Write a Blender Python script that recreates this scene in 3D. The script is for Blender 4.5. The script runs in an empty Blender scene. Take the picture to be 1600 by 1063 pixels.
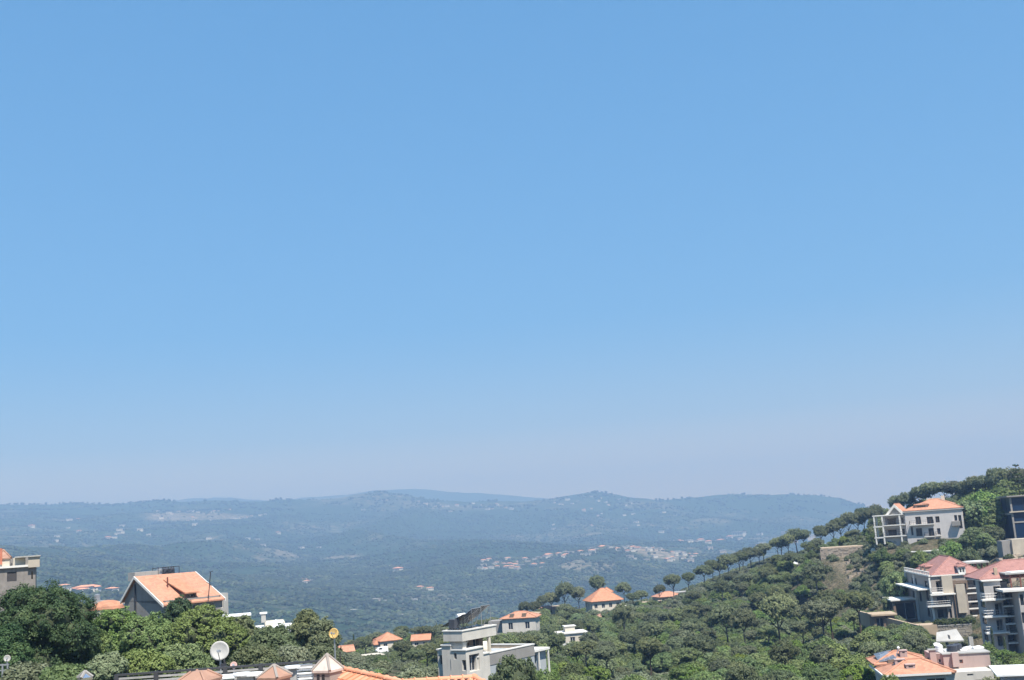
import bpy, bmesh, math, random
import numpy as np
from mathutils import Vector, Matrix
from mathutils import noise as mnoise

random.seed(11)
rng = np.random.default_rng(7)
R = math.radians
scene = bpy.context.scene
COL = scene.collection

# ------------------------------------------------------------------ camera
FPX, CX, CY = 1800.0, 800.0, 531.5          # focal length and centre in pixels of the 1600x1063 photograph
PITCH, ROLL = math.atan(300.5 / FPX), R(4.0)
_F = Vector((0, math.cos(PITCH), math.sin(PITCH)))
_R0 = Vector((1, 0, 0)); _U0 = Vector((0, -math.sin(PITCH), math.cos(PITCH)))
_RT = math.cos(ROLL) * _R0 - math.sin(ROLL) * _U0
_UP = math.cos(ROLL) * _U0 + math.sin(ROLL) * _R0
cam_data = bpy.data.cameras.new('camera'); cam = bpy.data.objects.new('camera', cam_data); COL.objects.link(cam)
cam_data.sensor_width = 36; cam_data.lens = 36 * FPX / 1600
cam_data.clip_start = 0.2; cam_data.clip_end = 60000
_m = Matrix((( _RT.x, _UP.x, -_F.x, 0), (_RT.y, _UP.y, -_F.y, 0), (_RT.z, _UP.z, -_F.z, 0), (0, 0, 0, 1)))
cam.matrix_world = _m
scene.camera = cam

# ------------------------------------------------------------------ light
SUN_AZ, SUN_EL = R(-64), R(61)      # azimuth from +X towards +Y
SUN = Vector((math.cos(SUN_EL) * math.cos(SUN_AZ), math.cos(SUN_EL) * math.sin(SUN_AZ), math.sin(SUN_EL)))
world = bpy.data.worlds.new('World'); scene.world = world; world.use_nodes = True
wn, wl = world.node_tree.nodes, world.node_tree.links
wn.clear()
sky = wn.new('ShaderNodeTexSky'); sky.sky_type = 'NISHITA'; sky.sun_disc = False
sky.sun_elevation = SUN_EL
sky.sun_rotation = math.pi / 2 - SUN_AZ
sky.altitude = 900; sky.air_density = 1.0; sky.dust_density = 0.3; sky.ozone_density = 2.0
whs = wn.new('ShaderNodeGamma'); whs.inputs[1].default_value = 0.38
wt = wn.new('ShaderNodeMix'); wt.data_type = 'RGBA'; wt.blend_type = 'MULTIPLY'; wt.inputs[0].default_value = 1; wt.inputs[7].default_value = (.51, 1.47, 2.50, 1)
# pale band of thick air towards the horizon, the same all round
wtc = wn.new('ShaderNodeTexCoord'); wsx = wn.new('ShaderNodeSeparateXYZ'); wr = wn.new('ShaderNodeValToRGB')
wl.new(wtc.outputs['Generated'], wsx.inputs[0]); wl.new(wsx.outputs['Z'], wr.inputs[0])
for _i, (_p, _c) in enumerate([(0, 1), (.05, .62), (.09, .14), (.18, 0)]):
    _e = wr.color_ramp.elements[_i] if _i < 2 else wr.color_ramp.elements.new(_p)
    _e.position = _p; _e.color = (_c, _c, _c, 1)
wr.color_ramp.interpolation = 'B_SPLINE'
wh = wn.new('ShaderNodeMix'); wh.data_type = 'RGBA'; wh.inputs[7].default_value = (8.6, 6.7, 3.1, 1)
wl.new(wr.outputs[0], wh.inputs[0])
wbg = wn.new('ShaderNodeBackground'); wbg.inputs['Strength'].default_value = 0.1
wout = wn.new('ShaderNodeOutputWorld')
wl.new(sky.outputs[0], whs.inputs['Color']); wl.new(whs.outputs[0], wt.inputs[6]); wl.new(wt.outputs[2], wh.inputs[6]); wl.new(wh.outputs[2], wbg.inputs[0]); wl.new(wbg.outputs[0], wout.inputs[0])
sd = bpy.data.lights.new('sun', 'SUN'); sun = bpy.data.objects.new('sun', sd); COL.objects.link(sun)
sd.energy = 5.0; sd.angle = R(0.53); sd.color = (1.0, 0.95, 0.87)
sun.rotation_euler = SUN.to_track_quat('Z', 'Y').to_euler(); sun.location = (0, 0, 60)
scene.view_settings.view_transform = 'Standard'; scene.view_settings.look = 'None'
scene.view_settings.exposure = 0.85; scene.view_settings.gamma = 1.0
scene.view_settings.use_curve_mapping = False
scene.cycles.volume_bounces = 0
scene.cycles.max_bounces = 5; scene.cycles.transparent_max_bounces = 8

def P(u, v, Y):
    """world point seen at photograph pixel (u, v), Y metres in front of the camera"""
    d = _F + _RT * ((u - CX) / FPX) + _UP * ((CY - v) / FPX)
    return d * (Y / d.y)
def proj(p):
    p = Vector(p); z = p.dot(_F)
    return CX + FPX * p.dot(_RT) / z, CY - FPX * p.dot(_UP) / z

# ------------------------------------------------------------------ helpers
def tag(o, label=None, cat=None, group=None, kind=None):
    if label: o['label'] = label
    if cat: o['category'] = cat
    if group: o['group'] = group
    if kind: o['kind'] = kind
    return o
def empty(name, loc, rz=0.0):
    o = bpy.data.objects.new(name, None); COL.objects.link(o); o.location = loc; o.rotation_euler = (0, 0, rz)
    o.empty_display_size = 0.5
    return o
def thing(name, label, cat, loc, rz=0.0, group=None):
    return tag(empty(name, loc, rz), label, cat, group)
def copy_tree(o, parent=None):
    c = o.copy(); COL.objects.link(c); c.parent = parent
    for ch in list(o.children): copy_tree(ch, c)
    return c

class MB:
    """collects simple solids and links them as one mesh object"""
    def __init__(s): s.v = []; s.f = []; s.m = []
    def poly(s, pts, m=0):
        n = len(s.v); s.v += [tuple(p) for p in pts]; s.f.append(tuple(range(n, n + len(pts)))); s.m.append(m); return s
    def box(s, x0, x1, y0, y1, z0, z1, m=0):
        n = len(s.v)
        s.v += [(x0,y0,z0),(x1,y0,z0),(x1,y1,z0),(x0,y1,z0),(x0,y0,z1),(x1,y0,z1),(x1,y1,z1),(x0,y1,z1)]
        for q in ((0,3,2,1),(4,5,6,7),(0,1,5,4),(1,2,6,5),(2,3,7,6),(3,0,4,7)): s.f.append(tuple(n + i for i in q)); s.m.append(m)
        return s
    def prism(s, pts, h, m=0, d=(0, 0, 1)):
        """polygon extruded along d by h"""
        n = len(s.v); k = len(pts); d = Vector(d) * h
        s.v += [tuple(p) for p in pts] + [tuple(Vector(p) + d) for p in pts]
        s.f.append(tuple(range(n + k - 1, n - 1, -1))); s.m.append(m)
        s.f.append(tuple(range(n + k, n + 2 * k))); s.m.append(m)
        for i in range(k):
            j = (i + 1) % k; s.f.append((n + i, n + j, n + k + j, n + k + i)); s.m.append(m)
        return s
    def bar(s, a, b, r, m=0, n_=6, r2=None):
        a, b = Vector(a), Vector(b); t = (b - a)
        if t.length < 1e-6: return s
        t.normalize(); u = t.orthogonal().normalized(); w = t.cross(u); r2 = r if r2 is None else r2
        n = len(s.v)
        for p, rr in ((a, r), (b, r2)):
            for i in range(n_):
                an = 2 * math.pi * (i + .5) / n_; s.v.append(tuple(p + (u * math.cos(an) + w * math.sin(an)) * rr))
        for i in range(n_):
            j = (i + 1) % n_; s.f.append((n + i, n + j, n + n_ + j, n + n_ + i)); s.m.append(m)
        s.f.append(tuple(range(n + n_ - 1, n - 1, -1))); s.m.append(m)
        s.f.append(tuple(range(n + n_, n + 2 * n_))); s.m.append(m)
        return s
    def cyl(s, c, r, h, m=0, n_=14, r2=None):
        c = Vector(c); return s.bar(c, c + Vector((0, 0, h)), r, m, n_, r2)
    def build(s, name, mats, parent=None, loc=None, bevel=0, smooth=False):
        me = bpy.data.meshes.new(name); me.from_pydata(s.v, [], s.f)
        mats = mats if isinstance(mats, (list, tuple)) else [mats]
        for m in mats: me.materials.append(m)
        me.polygons.foreach_set('material_index', s.m)
        if smooth: me.polygons.foreach_set('use_smooth', [True] * len(s.f))
        me.update()
        o = bpy.data.objects.new(name, me); COL.objects.link(o)
        if parent: o.parent = parent
        if loc is not None: o.location = loc
        if bevel:
            b = o.modifiers.new('bevel', 'BEVEL'); b.width = bevel; b.segments = 1; b.limit_method = 'ANGLE'
        return o

def np_mesh(name, verts, faces, mats, smooth=False, attrs=None):
    """mesh from numpy arrays, faces (n, k) all with k corners"""
    me = bpy.data.meshes.new(name)
    n, k = faces.shape
    me.vertices.add(len(verts)); me.vertices.foreach_set('co', np.asarray(verts, np.float32).ravel())
    me.loops.add(n * k); me.loops.foreach_set('vertex_index', faces.astype(np.int32).ravel())
    me.polygons.add(n); me.polygons.foreach_set('loop_start', np.arange(0, n * k, k, dtype=np.int32))
    me.polygons.foreach_set('use_smooth', np.full(n, smooth))
    for m in (mats if isinstance(mats, (list, tuple)) else [mats]): me.materials.append(m)
    if attrs:
        for an, av in attrs.items():
            a = me.attributes.new(an, 'FLOAT', 'POINT'); a.data.foreach_set('value', np.asarray(av, np.float32).ravel())
    me.update(calc_edges=True); me.validate()
    return me

# ------------------------------------------------------------------ materials
class N:
    """little node helper"""
    def __init__(s, name):
        s.mat = bpy.data.materials.new(name); s.mat.use_nodes = True
        s.t = s.mat.node_tree; s.n = s.t.nodes; s.l = s.t.links
        s.b = s.n['Principled BSDF']
        s.co = s.n.new('ShaderNodeTexCoord').outputs['Object']
    def new(s, t, **kw):
        n = s.n.new(t)
        for k, v in kw.items(): setattr(n, k, v)
        return n
    def noise(s, scale, detail=4, rough=.6, vec=None, dist=0):
        n = s.new('ShaderNodeTexNoise'); n.inputs['Scale'].default_value = scale
        n.inputs['Detail'].default_value = detail; n.inputs['Roughness'].default_value = rough; n.inputs['Distortion'].default_value = dist
        s.l.new(vec or s.co, n.inputs['Vector']); return n.outputs[0]
    def ramp(s, fac, stops):
        n = s.new('ShaderNodeValToRGB'); s.l.new(fac, n.inputs[0]); e = n.color_ramp.elements
        while len(e) < len(stops): e.new(.5)
        for i, (p, c) in enumerate(stops):
            e[i].position = p; e[i].color = (*c, 1) if len(c) == 3 else c
        return n.outputs[0]
    def mix(s, fac, a, b, mode='MIX'):
        n = s.new('ShaderNodeMix', data_type='RGBA', blend_type=mode)
        for i, x in ((0, fac), (6, a), (7, b)):
            if hasattr(x, 'links'): s.l.new(x, n.inputs[i])
            else: n.inputs[i].default_value = x if i == 0 else ((*x, 1) if len(x) == 3 else x)
        return n.outputs[2]
    def math(s, op, a, b=None, c=None):
        n = s.new('ShaderNodeMath', operation=op)
        for i, x in enumerate((a, b, c)):
            if x is None: continue
            if hasattr(x, 'links'): s.l.new(x, n.inputs[i])
            else: n.inputs[i].default_value = x
        return n.outputs[0]
    def mapr(s, x, a, b, c, d):
        n = s.new('ShaderNodeMapRange'); s.l.new(x, n.inputs[0])
        for i, q in enumerate((a, b, c, d)): n.inputs[i + 1].default_value = q
        return n.outputs[0]
    def bump(s, h, strength=.3, dist=.05):
        n = s.new('ShaderNodeBump'); n.inputs['Strength'].default_value = strength; n.inputs['Distance'].default_value = dist
        s.l.new(h, n.inputs['Height']); s.l.new(n.outputs[0], s.b.inputs['Normal'])
    def out(s, col=None, rough=.8, metal=0, spec=.3):
        if col is not None:
            if hasattr(col, 'links'): s.l.new(col, s.b.inputs['Base Color'])
            else: s.b.inputs['Base Color'].default_value = (*col, 1)
        s.b.inputs['Roughness'].default_value = rough; s.b.inputs['Metallic'].default_value = metal
        s.b.inputs['Specular IOR Level'].default_value = spec
        return s.mat

def stucco(name, col, var=.12, stain=.25, scale=.5, rough=.85, bump=.15):
    col = tuple(.86 * x for x in col)
    """plaster or stone cladding with blotches and rain streaks"""
    k = N(name)
    n1 = k.noise(scale, 5, .6)
    a = tuple(c * (1 - var) for c in col); b = tuple(min(1, c * (1 + var)) for c in col)
    c = k.ramp(n1, [(.3, a), (.7, b)])
    mp = k.new('ShaderNodeMapping'); mp.inputs['Scale'].default_value = (1.6, 1.6, .18); k.l.new(k.co, mp.inputs['Vector'])
    n2 = k.noise(1.3, 5, .65, mp.outputs[0])
    st = k.mapr(n2, .52, .75, 0, stain)
    c = k.mix(st, c, tuple(x * .45 for x in col))
    k.bump(k.noise(14, 3), bump, .02)
    return k.out(c, rough)
def plain(name, col, rough=.6, metal=0, var=.1, scale=3):
    k = N(name); n = k.noise(scale, 4)
    return k.out(k.ramp(n, [(.3, tuple(c * (1 - var) for c in col)), (.7, tuple(min(1, c * (1 + var)) for c in col))]), rough, metal)
def tile_mat(name, col, rib=.3, row=.36, ang=0.0):
    col = tuple(.74 * x for x in col)
    """clay tile colour: patchy per-tile tone plus lichen"""
    k = N(name)
    vor = k.new('ShaderNodeTexVoronoi'); vor.inputs['Scale'].default_value = 2.6; k.l.new(k.co, vor.inputs['Vector'])
    sep = k.new('ShaderNodeSeparateColor'); k.l.new(vor.outputs['Color'], sep.inputs[0])
    c = k.ramp(sep.outputs[0], [(0, tuple(x * .84 for x in col)), (.5, col), (1, tuple(min(1, x * 1.13) for x in col))])
    n = k.noise(.8, 6, .7); d = k.mapr(n, .5, .75, 0, .45)
    c = k.mix(d, c, tuple(x * .62 + .03 for x in col))
    k.bump(k.noise(6, 3), .2, .03)
    return k.out(c, .8)
def leaf_mat(name, c1, c2, c3, tint=.25, trans=.25, macro=0):
    k = N(name)
    n = k.noise(1.4, 3, .6); c = k.ramp(n, [(.28, c1), (.5, c2), (.72, c3)])
    if macro:       # stands of different age and species
        gp = k.n.new('ShaderNodeNewGeometry').outputs['Position']
        c = k.mix(k.mapr(k.noise(macro, 5, .65, gp), .44, .58, 0, .75), c, tuple(x * .55 for x in c2))
        c = k.mix(k.mapr(k.noise(macro * 2.7, 4, .6, gp), .54, .66, 0, .6), c, (.13, .15, .06))
    oi = k.new('ShaderNodeObjectInfo')
    v = k.mapr(oi.outputs['Random'], 0, 1, 1 - tint, 1 + tint)
    hs = k.new('ShaderNodeHueSaturation'); k.l.new(c, hs.inputs['Color']); k.l.new(v, hs.inputs['Value'])
    hv = k.math('FRACT', k.math('MULTIPLY', oi.outputs['Random'], 7.31))
    k.l.new(k.mapr(hv, 0, 1, .475, .515), hs.inputs['Hue'])
    k.l.new(k.mapr(k.math('FRACT', k.math('MULTIPLY', oi.outputs['Random'], 13.7)), 0, 1, .75, 1.1), hs.inputs['Saturation'])
    k.out(hs.outputs[0], .65, 0, .25)
    tr = k.new('ShaderNodeBsdfTranslucent'); k.l.new(hs.outputs[0], tr.inputs[0])
    mx = k.new('ShaderNodeMixShader'); mx.inputs[0].default_value = trans
    k.l.new(k.b.outputs[0], mx.inputs[1]); k.l.new(tr.outputs[0], mx.inputs[2])
    k.l.new(mx.outputs[0], k.n['Material Output'].inputs['Surface'])
    return k.mat
# ------------------------------------------------------------------ terrain
YO = 150.0
FAR_Y = [1100, 1500, 2000, 2500, 3000, 3500, 4200, 4900, 5600, 6200, 7200, 8500, 9500, 11000, 13500]
FAR_U = [-600, 0, 200, 400, 600, 800, 950, 1100, 1250, 1400, 1600, 2200]
FAR_V = [
    [950, 950, 985,1010,1030,1040,1045,1050,1055,1060,1060,1060],
    [915, 918, 940, 965, 985,1000,1010,1012,1014,1015,1020,1020],
    [892, 893, 908, 935, 950, 960, 962, 972, 985, 990, 990, 990],
    [872, 875, 888, 908, 924, 925, 908, 925, 945, 955, 960, 960],
    [866, 868, 872, 884, 898, 880, 862, 868, 900, 920, 935, 935],
    [854, 856, 857, 860, 870, 862, 858, 866, 878, 896, 910, 915],
    [842, 843, 843, 844, 850, 852, 853, 858, 862, 872, 885, 900],
    [826, 826, 824, 822, 826, 832, 832, 838, 842, 850, 865, 890],
    [808, 806, 803, 800, 800, 806, 802, 806, 812, 822, 850, 885],
    None,
    [806, 806, 806, 806, 806, 808, 810, 812, 816, 830, 870, 900],
    [815, 812, 810, 806, 804, 808, 820, 830, 840, 850, 880, 910],
    None,
    [822, 820, 815, 812, 806, 808, 815, 830, 840, 860, 885, 915],
    [850, 845, 840, 835, 830, 826, 830, 840, 850, 870, 890, 920]]
RIDGE = [(-600,792),(0,788),(60,788),(130,787),(190,787),(225,784),(250,782),(300,784),(330,782),(400,784),(440,781),(500,780),(530,777),(555,772),(600,769),(640,773),(670,778),(720,783),(800,782),(850,780),(885,775),(930,771),(960,774),(990,779),(1030,782),(1080,777),(1130,771),(1200,770),(1270,772),(1310,777),(1340,787),(1370,800),(1420,822),(1500,850),(1600,868),(2200,900)]
RIDGE2 = [(-600,815),(0,800),(200,800),(260,783),(300,778),(350,776),(400,780),(440,781),(480,776),(540,771),(590,765),(640,762),(670,764),(700,768),(740,769),(780,773),(850,779),(900,790),(1100,820),(1600,880),(2200,910)]
def _cosint(x, xs, ys):
    xs = np.asarray(xs, float); ys = np.asarray(ys, float)
    x = np.clip(x, xs[0], xs[-1] - 1e-6); i = np.clip(np.searchsorted(xs, x, 'right') - 1, 0, len(xs) - 2)
    t = (x - xs[i]) / (xs[i + 1] - xs[i]); t = t * t * (3 - 2 * t) * .5 + t * .5
    return ys[i] * (1 - t) + ys[i + 1] * t
def v_to_g(u, v):
    """z / Y of the ray through (u, v), and x / Y"""
    a = (u - CX) / FPX; b = (CY - v) / FPX
    dx = _F.x + _RT.x * a + _UP.x * b; dy = _F.y + _RT.y * a + _UP.y * b; dz = _F.z + _RT.z * a + _UP.z * b
    return dz / dy, dx / dy
_UG = np.linspace(-600, 2200, 560)
_far_s, _far_g = [], []
for _Y, _row in zip(FAR_Y, FAR_V):
    if _row is None:
        k = RIDGE if _Y == 6200 else RIDGE2
        vv = _cosint(_UG, [a for a, b in k], [b for a, b in k])
    else: vv = _cosint(_UG, FAR_U, _row)
    g, s = v_to_g(_UG, vv); _far_s.append(s); _far_g.append(g)
def far_z(x, y):
    y_ = np.clip(y, 1100, 13499); s = x / np.maximum(y, 50)
    ly = np.log(y_); LY = np.log(np.array(FAR_Y, float))
    i = np.clip(np.searchsorted(LY, ly, 'right') - 1, 0, len(LY) - 2); t = (ly - LY[i]) / (LY[i + 1] - LY[i])
    G = np.stack([np.interp(s, _far_s[j], _far_g[j]) for j in range(len(LY))])
    ar = np.arange(len(s))
    g0, g1 = G[i, ar], G[i + 1, ar]
    return (g0 * (1 - t) + g1 * t) * y_
NEAR = [(0,1280,40),(400,1265,40),(800,1250,40),(1200,1260,40),(1600,1260,40),
 (0,1105,80),(200,1095,80),(400,1090,80),(600,1130,80),(800,1175,80),(1000,1200,80),(1200,1210,80),(1400,1216,80),(1600,1180,80),
 (0,1020,130),(200,1005,140),(300,985,160),(400,1010,130),(500,1050,130),(600,1081,130),(760,1091,125),(900,1100,130),(1100,1116,130),(1300,1115,130),(1400,1108,130),(1550,1075,130),
 (0,985,200),(150,968,230),(300,985,220),(400,1005,200),(600,1044,200),(800,1048,200),(1000,1061,200),(1200,1047,200),(1300,1022,200),(1400,1003,200),(1470,1006,218),(1530,1008,215),(1570,1031,190),(1600,1033,190),(1640,1034,190),(1420,975,245),(1440,972,240),(1500,972,240),(1480,965,258),(1440,925,275),(1520,905,272),(1560,960,225),
 (0,990,300),(200,990,300),(300,1005,300),(500,1040,300),(600,1025,300),(800,1015,300),(900,1008,300),(1000,998,300),(1150,978,300),(1270,950,300),(1345,905,300),(1300,878,318),(1340,876,316),(1362,862,310),(1377,855,303),(1392,857,300),(1410,860,297),(1430,866,286),(1450,864,286),(1520,858,285),(1600,868,262),(1560,878,262),(1600,845,290),(1600,806,340),
 (0,1000,400),(200,1005,400),(400,1020,400),(520,1028,400),(600,1008,400),(670,1003,400),(740,998,400),(800,982,410),(870,966,420),(945,956,420),(1020,949,400),(1100,932,400),(1200,905,400),(1280,876,400),(1330,858,400),(1400,832,400),(1470,806,400),(1540,786,400),(1600,768,400),(1900,700,400),
 (600,1014,470),(700,1010,470),(800,992,480),(945,962,480),(1020,946,480),(1060,935,500),(1100,920,500),(1150,899,500),(1210,879,490),(1280,862,480),(1330,846,480),(1400,822,480),(1470,800,480),(1540,780,480),(1600,762,480),(1900,690,480),
 (0,1013,650),(200,1015,650),(400,1025,650),(600,1045,650),(800,1045,650),(1000,1030,650),(1200,980,650),(1400,905,650),(1600,850,650),(1900,800,650),
 (0,975,900),(400,1018,900),(800,1060,900),(1200,1040,900),(1400,1000,900),(1600,960,900),(1900,940,900),
 (-500,1250,40),(-500,1080,130),(-500,1010,300),(-500,1000,600),(2100,1200,40),(2100,1040,130),(2100,930,250),(2100,700,420),(2100,760,650)]
_np = np.array([tuple(P(u, v, Y)) for u, v, Y in NEAR])
for _u in (-500, 0, 400, 800, 1200, 1600, 2100):
    for _y in (1150., 1500.):
        g_, s_ = v_to_g(_u, 900.); _z = far_z(np.array([s_ * _y]), np.array([_y]))[0]
        _np = np.vstack([_np, (s_ * _y, _y, _z)])
for _x in (-60, 0, 60): _np = np.vstack([_np, (_x, -60, -9.0), (_x, 0, -9.0)])
def _prm(x, y): return np.stack([x / (y + YO) * 2.2, np.log((y + YO) / YO)], -1)
_cp = _prm(_np[:, 0], _np[:, 1]); _cw = _np[:, 2] / (_np[:, 1] + YO)
def _tps(d2): return .5 * d2 * np.log(np.maximum(d2, 1e-12))
_K = _tps(((_cp[:, None] - _cp[None]) ** 2).sum(-1)) + np.eye(len(_cp)) * 2e-5
_Q = np.hstack([np.ones((len(_cp), 1)), _cp])
_A = np.block([[_K, _Q], [_Q.T, np.zeros((3, 3))]])
_W = np.linalg.solve(_A, np.concatenate([_cw, np.zeros(3)]))
def near_z(x, y):
    y = np.maximum(y, -60); q = _prm(x, y); q[:, 0] = np.clip(q[:, 0], -1.35, 1.35)
    out = np.empty(len(q))
    for i in range(0, len(q), 20000):
        b = q[i:i + 20000]
        out[i:i + 20000] = _tps(((b[:, None] - _cp[None]) ** 2).sum(-1)) @ _W[:-3] + _W[-3] + b @ _W[-2:]
    return out * (y + YO)
def _vnoise(x, y, f, seed):
    """cheap smooth lattice noise, about -1..1"""
    r = np.random.default_rng(seed); T = r.uniform(-1, 1, (256, 256))
    X, Yy = x * f, y * f; i = np.floor(X).astype(int); j = np.floor(Yy).astype(int); a = X - i; b = Yy - j
    a = a * a * (3 - 2 * a); b = b * b * (3 - 2 * b)
    g = lambda p, q: T[p % 256, q % 256]
    return (g(i, j) * (1 - a) + g(i + 1, j) * a) * (1 - b) + (g(i, j + 1) * (1 - a) + g(i + 1, j + 1) * a) * b
def ground_z(x, y):
    x = np.atleast_1d(np.asarray(x, float)); y = np.atleast_1d(np.asarray(y, float))
    t = np.clip((y - 800) / 600, 0, 1); t = t * t * (3 - 2 * t)
    z = np.where(t < 1, near_z(x, y), 0) * (1 - t) + np.where(t > 0, far_z(x, y), 0) * t
    # spurs and gullies on the far slopes
    f = np.clip((y - 1000) / 1500, 0, 1) * np.clip((6100 - y) / 900, 0, 1)
    wx = x + 160 * _vnoise(x, y, 1 / 900, 3)
    rid = 1 - np.abs(_vnoise(wx, y * .35, 1 / 420, 5)) * 2
    z = z + f * (26 * rid + 12 * _vnoise(x, y, 1 / 260, 9) + 5 * _vnoise(x, y, 1 / 110, 10))
    h = np.clip((y - 5600) / 600, 0, 1)
    z = z + h * (5 * _vnoise(x, y, 1 / 160, 21) + 3.5 * _vnoise(x, y, 1 / 60, 22) + 8 * _vnoise(x, y, 1 / 500, 23))
    n = np.clip((y - 60) / 100, 0, 1) * np.clip((1500 - y) / 500, 0, 1)
    return z + n * (.5 * _vnoise(x, y, 1 / 19, 31) + .25 * _vnoise(x, y, 1 / 7, 32))
def gz(x, y): return float(ground_z(x, y)[0])
def on_ground(u, Y):
    """ground point in the direction of picture column u, at depth Y"""
    v = 950.0
    for _ in range(4):
        p = P(u, v, Y); z = gz(p.x, p.y); v = proj((p.x, p.y, z))[1]
    return Vector((p.x, p.y, z))

# surface materials
k = N('hillside_soil')
k.co = k.n.new('ShaderNodeNewGeometry').outputs['Position']
n1 = k.noise(.12, 8, .65); n2 = k.noise(1.1, 5, .6)
soil = k.ramp(n2, [(.3, (.13, .115, .075)), (.7, (.30, .25, .17))])
scrub = k.ramp(k.noise(.7, 6, .75), [(.3, (.030, .052, .022)), (.7, (.085, .115, .045))])
near = k.mix(k.mapr(n1, .40, .56, 0, 1), scrub, soil)
# far slopes: wood canopy texture with lighter terraces and bare ground
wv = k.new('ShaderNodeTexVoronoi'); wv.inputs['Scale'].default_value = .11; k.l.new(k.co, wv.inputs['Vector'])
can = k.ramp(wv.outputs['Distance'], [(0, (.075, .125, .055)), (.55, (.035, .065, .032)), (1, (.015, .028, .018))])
big = k.noise(.0022, 6, .6)
can2 = k.mix(k.mapr(big, .35, .65, 0, .75), can, (.038, .060, .034), 'MIX')
fine = k.noise(.03, 8, .75)
bare = k.mapr(k.math('MULTIPLY', k.mapr(fine, .48, .62, 0, 1), k.mapr(k.noise(.0016, 5, .65), .50, .60, 0, 1)), 0, 1, 0, .7)
far = k.mix(bare, can2, (.30, .25, .19))
at = k.new('ShaderNodeAttribute', attribute_name='bare')
far = k.mix(k.math('MULTIPLY', at.outputs['Fac'], k.mapr(k.noise(.05, 7, .8), .42, .55, .1, 1)), far, k.ramp(k.noise(.08, 4), [(.3, (.20, .16, .12)), (.7, (.42, .36, .29))]))
sx = k.new('ShaderNodeSeparateXYZ'); k.l.new(k.co, sx.inputs[0])
fd = k.mapr(sx.outputs['Y'], 560, 760, 0, 1)
rocky = k.mix(k.mapr(k.noise(.35, 8, .8), .50, .60, 0, .85), k.ramp(k.noise(1.3, 8, .8), [(.32, (.20, .16, .11)), (.52, (.36, .30, .22)), (.7, (.56, .49, .38))]), (.06, .075, .035))
nb = k.mix(at.outputs['Fac'], near, rocky)
col = k.mix(fd, nb, far)
k.bump(k.noise(.06, 8, .8), 1.0, 8.0)
GROUND = k.out(col, .95, 0, .1)

# bare patches: (u, v-ish depth Y, half width px, half depth m, strength)
BARE = [(275, 5250, 45, 170, .8), (330, 5300, 60, 110, .7), (440, 3700, 25, 90, .7), (535, 3650, 32, 90, .9), (255, 4700, 22, 70, .4), (1000, 3050, 42, 80, .8), (1035, 2960, 45, 60, .9), (900, 2700, 28, 130, .9), (935, 2600, 26, 110, .6),
        (850, 3020, 30, 60, .6), (790, 2960, 30, 60, .5), (640, 2050, 60, 150, .35), (700, 2150, 50, 150, .3), (430, 2600, 30, 110, .3), (1020, 5900, 40, 160, .4), (690, 5900, 60, 160, .3), (1230, 4700, 60, 80, .5), (230, 2150, 70, 50, .25), (920, 4600, 26, 60, .5), (1120, 5200, 30, 60, .5),
        (1335, 318, 26, 16, 1.0), (1355, 292, 20, 14, .9), (1320, 345, 20, 10, .6), (1330, 395, 42, 12, 1.0), (1460, 268, 40, 10, .8), (1570, 236, 60, 9, 1.0), (1540, 205, 60, 8, .9), (1500, 192, 50, 10, .9), (1560, 165, 60, 14, .9), (580, 300, 26, 10, .8), (1380, 230, 24, 10, .5)]
ni, nj = 420, 520
sv = np.concatenate([np.linspace(-1.25, -.5, 30, endpoint=False), np.linspace(-.5, .5, ni - 60, endpoint=False), np.linspace(.5, 1.25, 30)])
yv = np.concatenate([[-150, -100, -60], np.exp(np.linspace(math.log(90 + 20), math.log(14000), nj)) - 110 - 10])
yv = np.unique(yv)
SS, YY = np.meshgrid(sv, yv); XX = SS * (np.maximum(YY, -100) + YO)
X1, Y1 = XX.ravel(), YY.ravel(); Z1 = ground_z(X1, Y1)
bare_at = np.zeros(len(X1))
for (u, Yb, hw, hd, st) in BARE:
    g_, s_ = v_to_g(u, 900.); wpx = hw / FPX
    d = ((X1 / np.maximum(Y1, 20) - s_) / wpx) ** 2 + ((Y1 - Yb) / hd) ** 2
    d = d * (1 + .35 * _vnoise(X1, Y1, 1 / (Yb * .012), 77))
    bare_at = np.maximum(bare_at, st * np.clip(1.6 - d, 0, 1))
nr, nc = YY.shape
idx = np.arange(nr * nc).reshape(nr, nc)
F1 = np.stack([idx[:-1, :-1], idx[:-1, 1:], idx[1:, 1:], idx[1:, :-1]], -1).reshape(-1, 4)
me = np_mesh('ground', np.stack([X1, Y1, Z1], -1), F1, GROUND, True, {'bare': bare_at})
ground = bpy.data.objects.new('ground', me); COL.objects.link(ground); tag(ground, kind='structure')
ZMIN = float(Z1.min()); ZMAX = float(Z1.max())

# air between here and the ridges
hz = MB().box(-19000, 19000, -160, 14300, ZMIN - 1, ZMAX + 12)
hm = bpy.data.materials.new('haze_air'); hm.use_nodes = True
hm.node_tree.nodes.clear()
pv = hm.node_tree.nodes.new('ShaderNodeVolumePrincipled'); ho = hm.node_tree.nodes.new('ShaderNodeOutputMaterial')
pv.inputs['Color'].default_value = (.28, .46, .79, 1); pv.inputs['Density'].default_value = 2.75e-4
pv.inputs['Absorption Color'].default_value = (.3, .3, .3, 1); pv.inputs['Anisotropy'].default_value = 0.0
hm.node_tree.links.new(pv.outputs[0], ho.inputs['Volume'])
haze = hz.build('haze', hm); tag(haze, kind='stuff')
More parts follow.
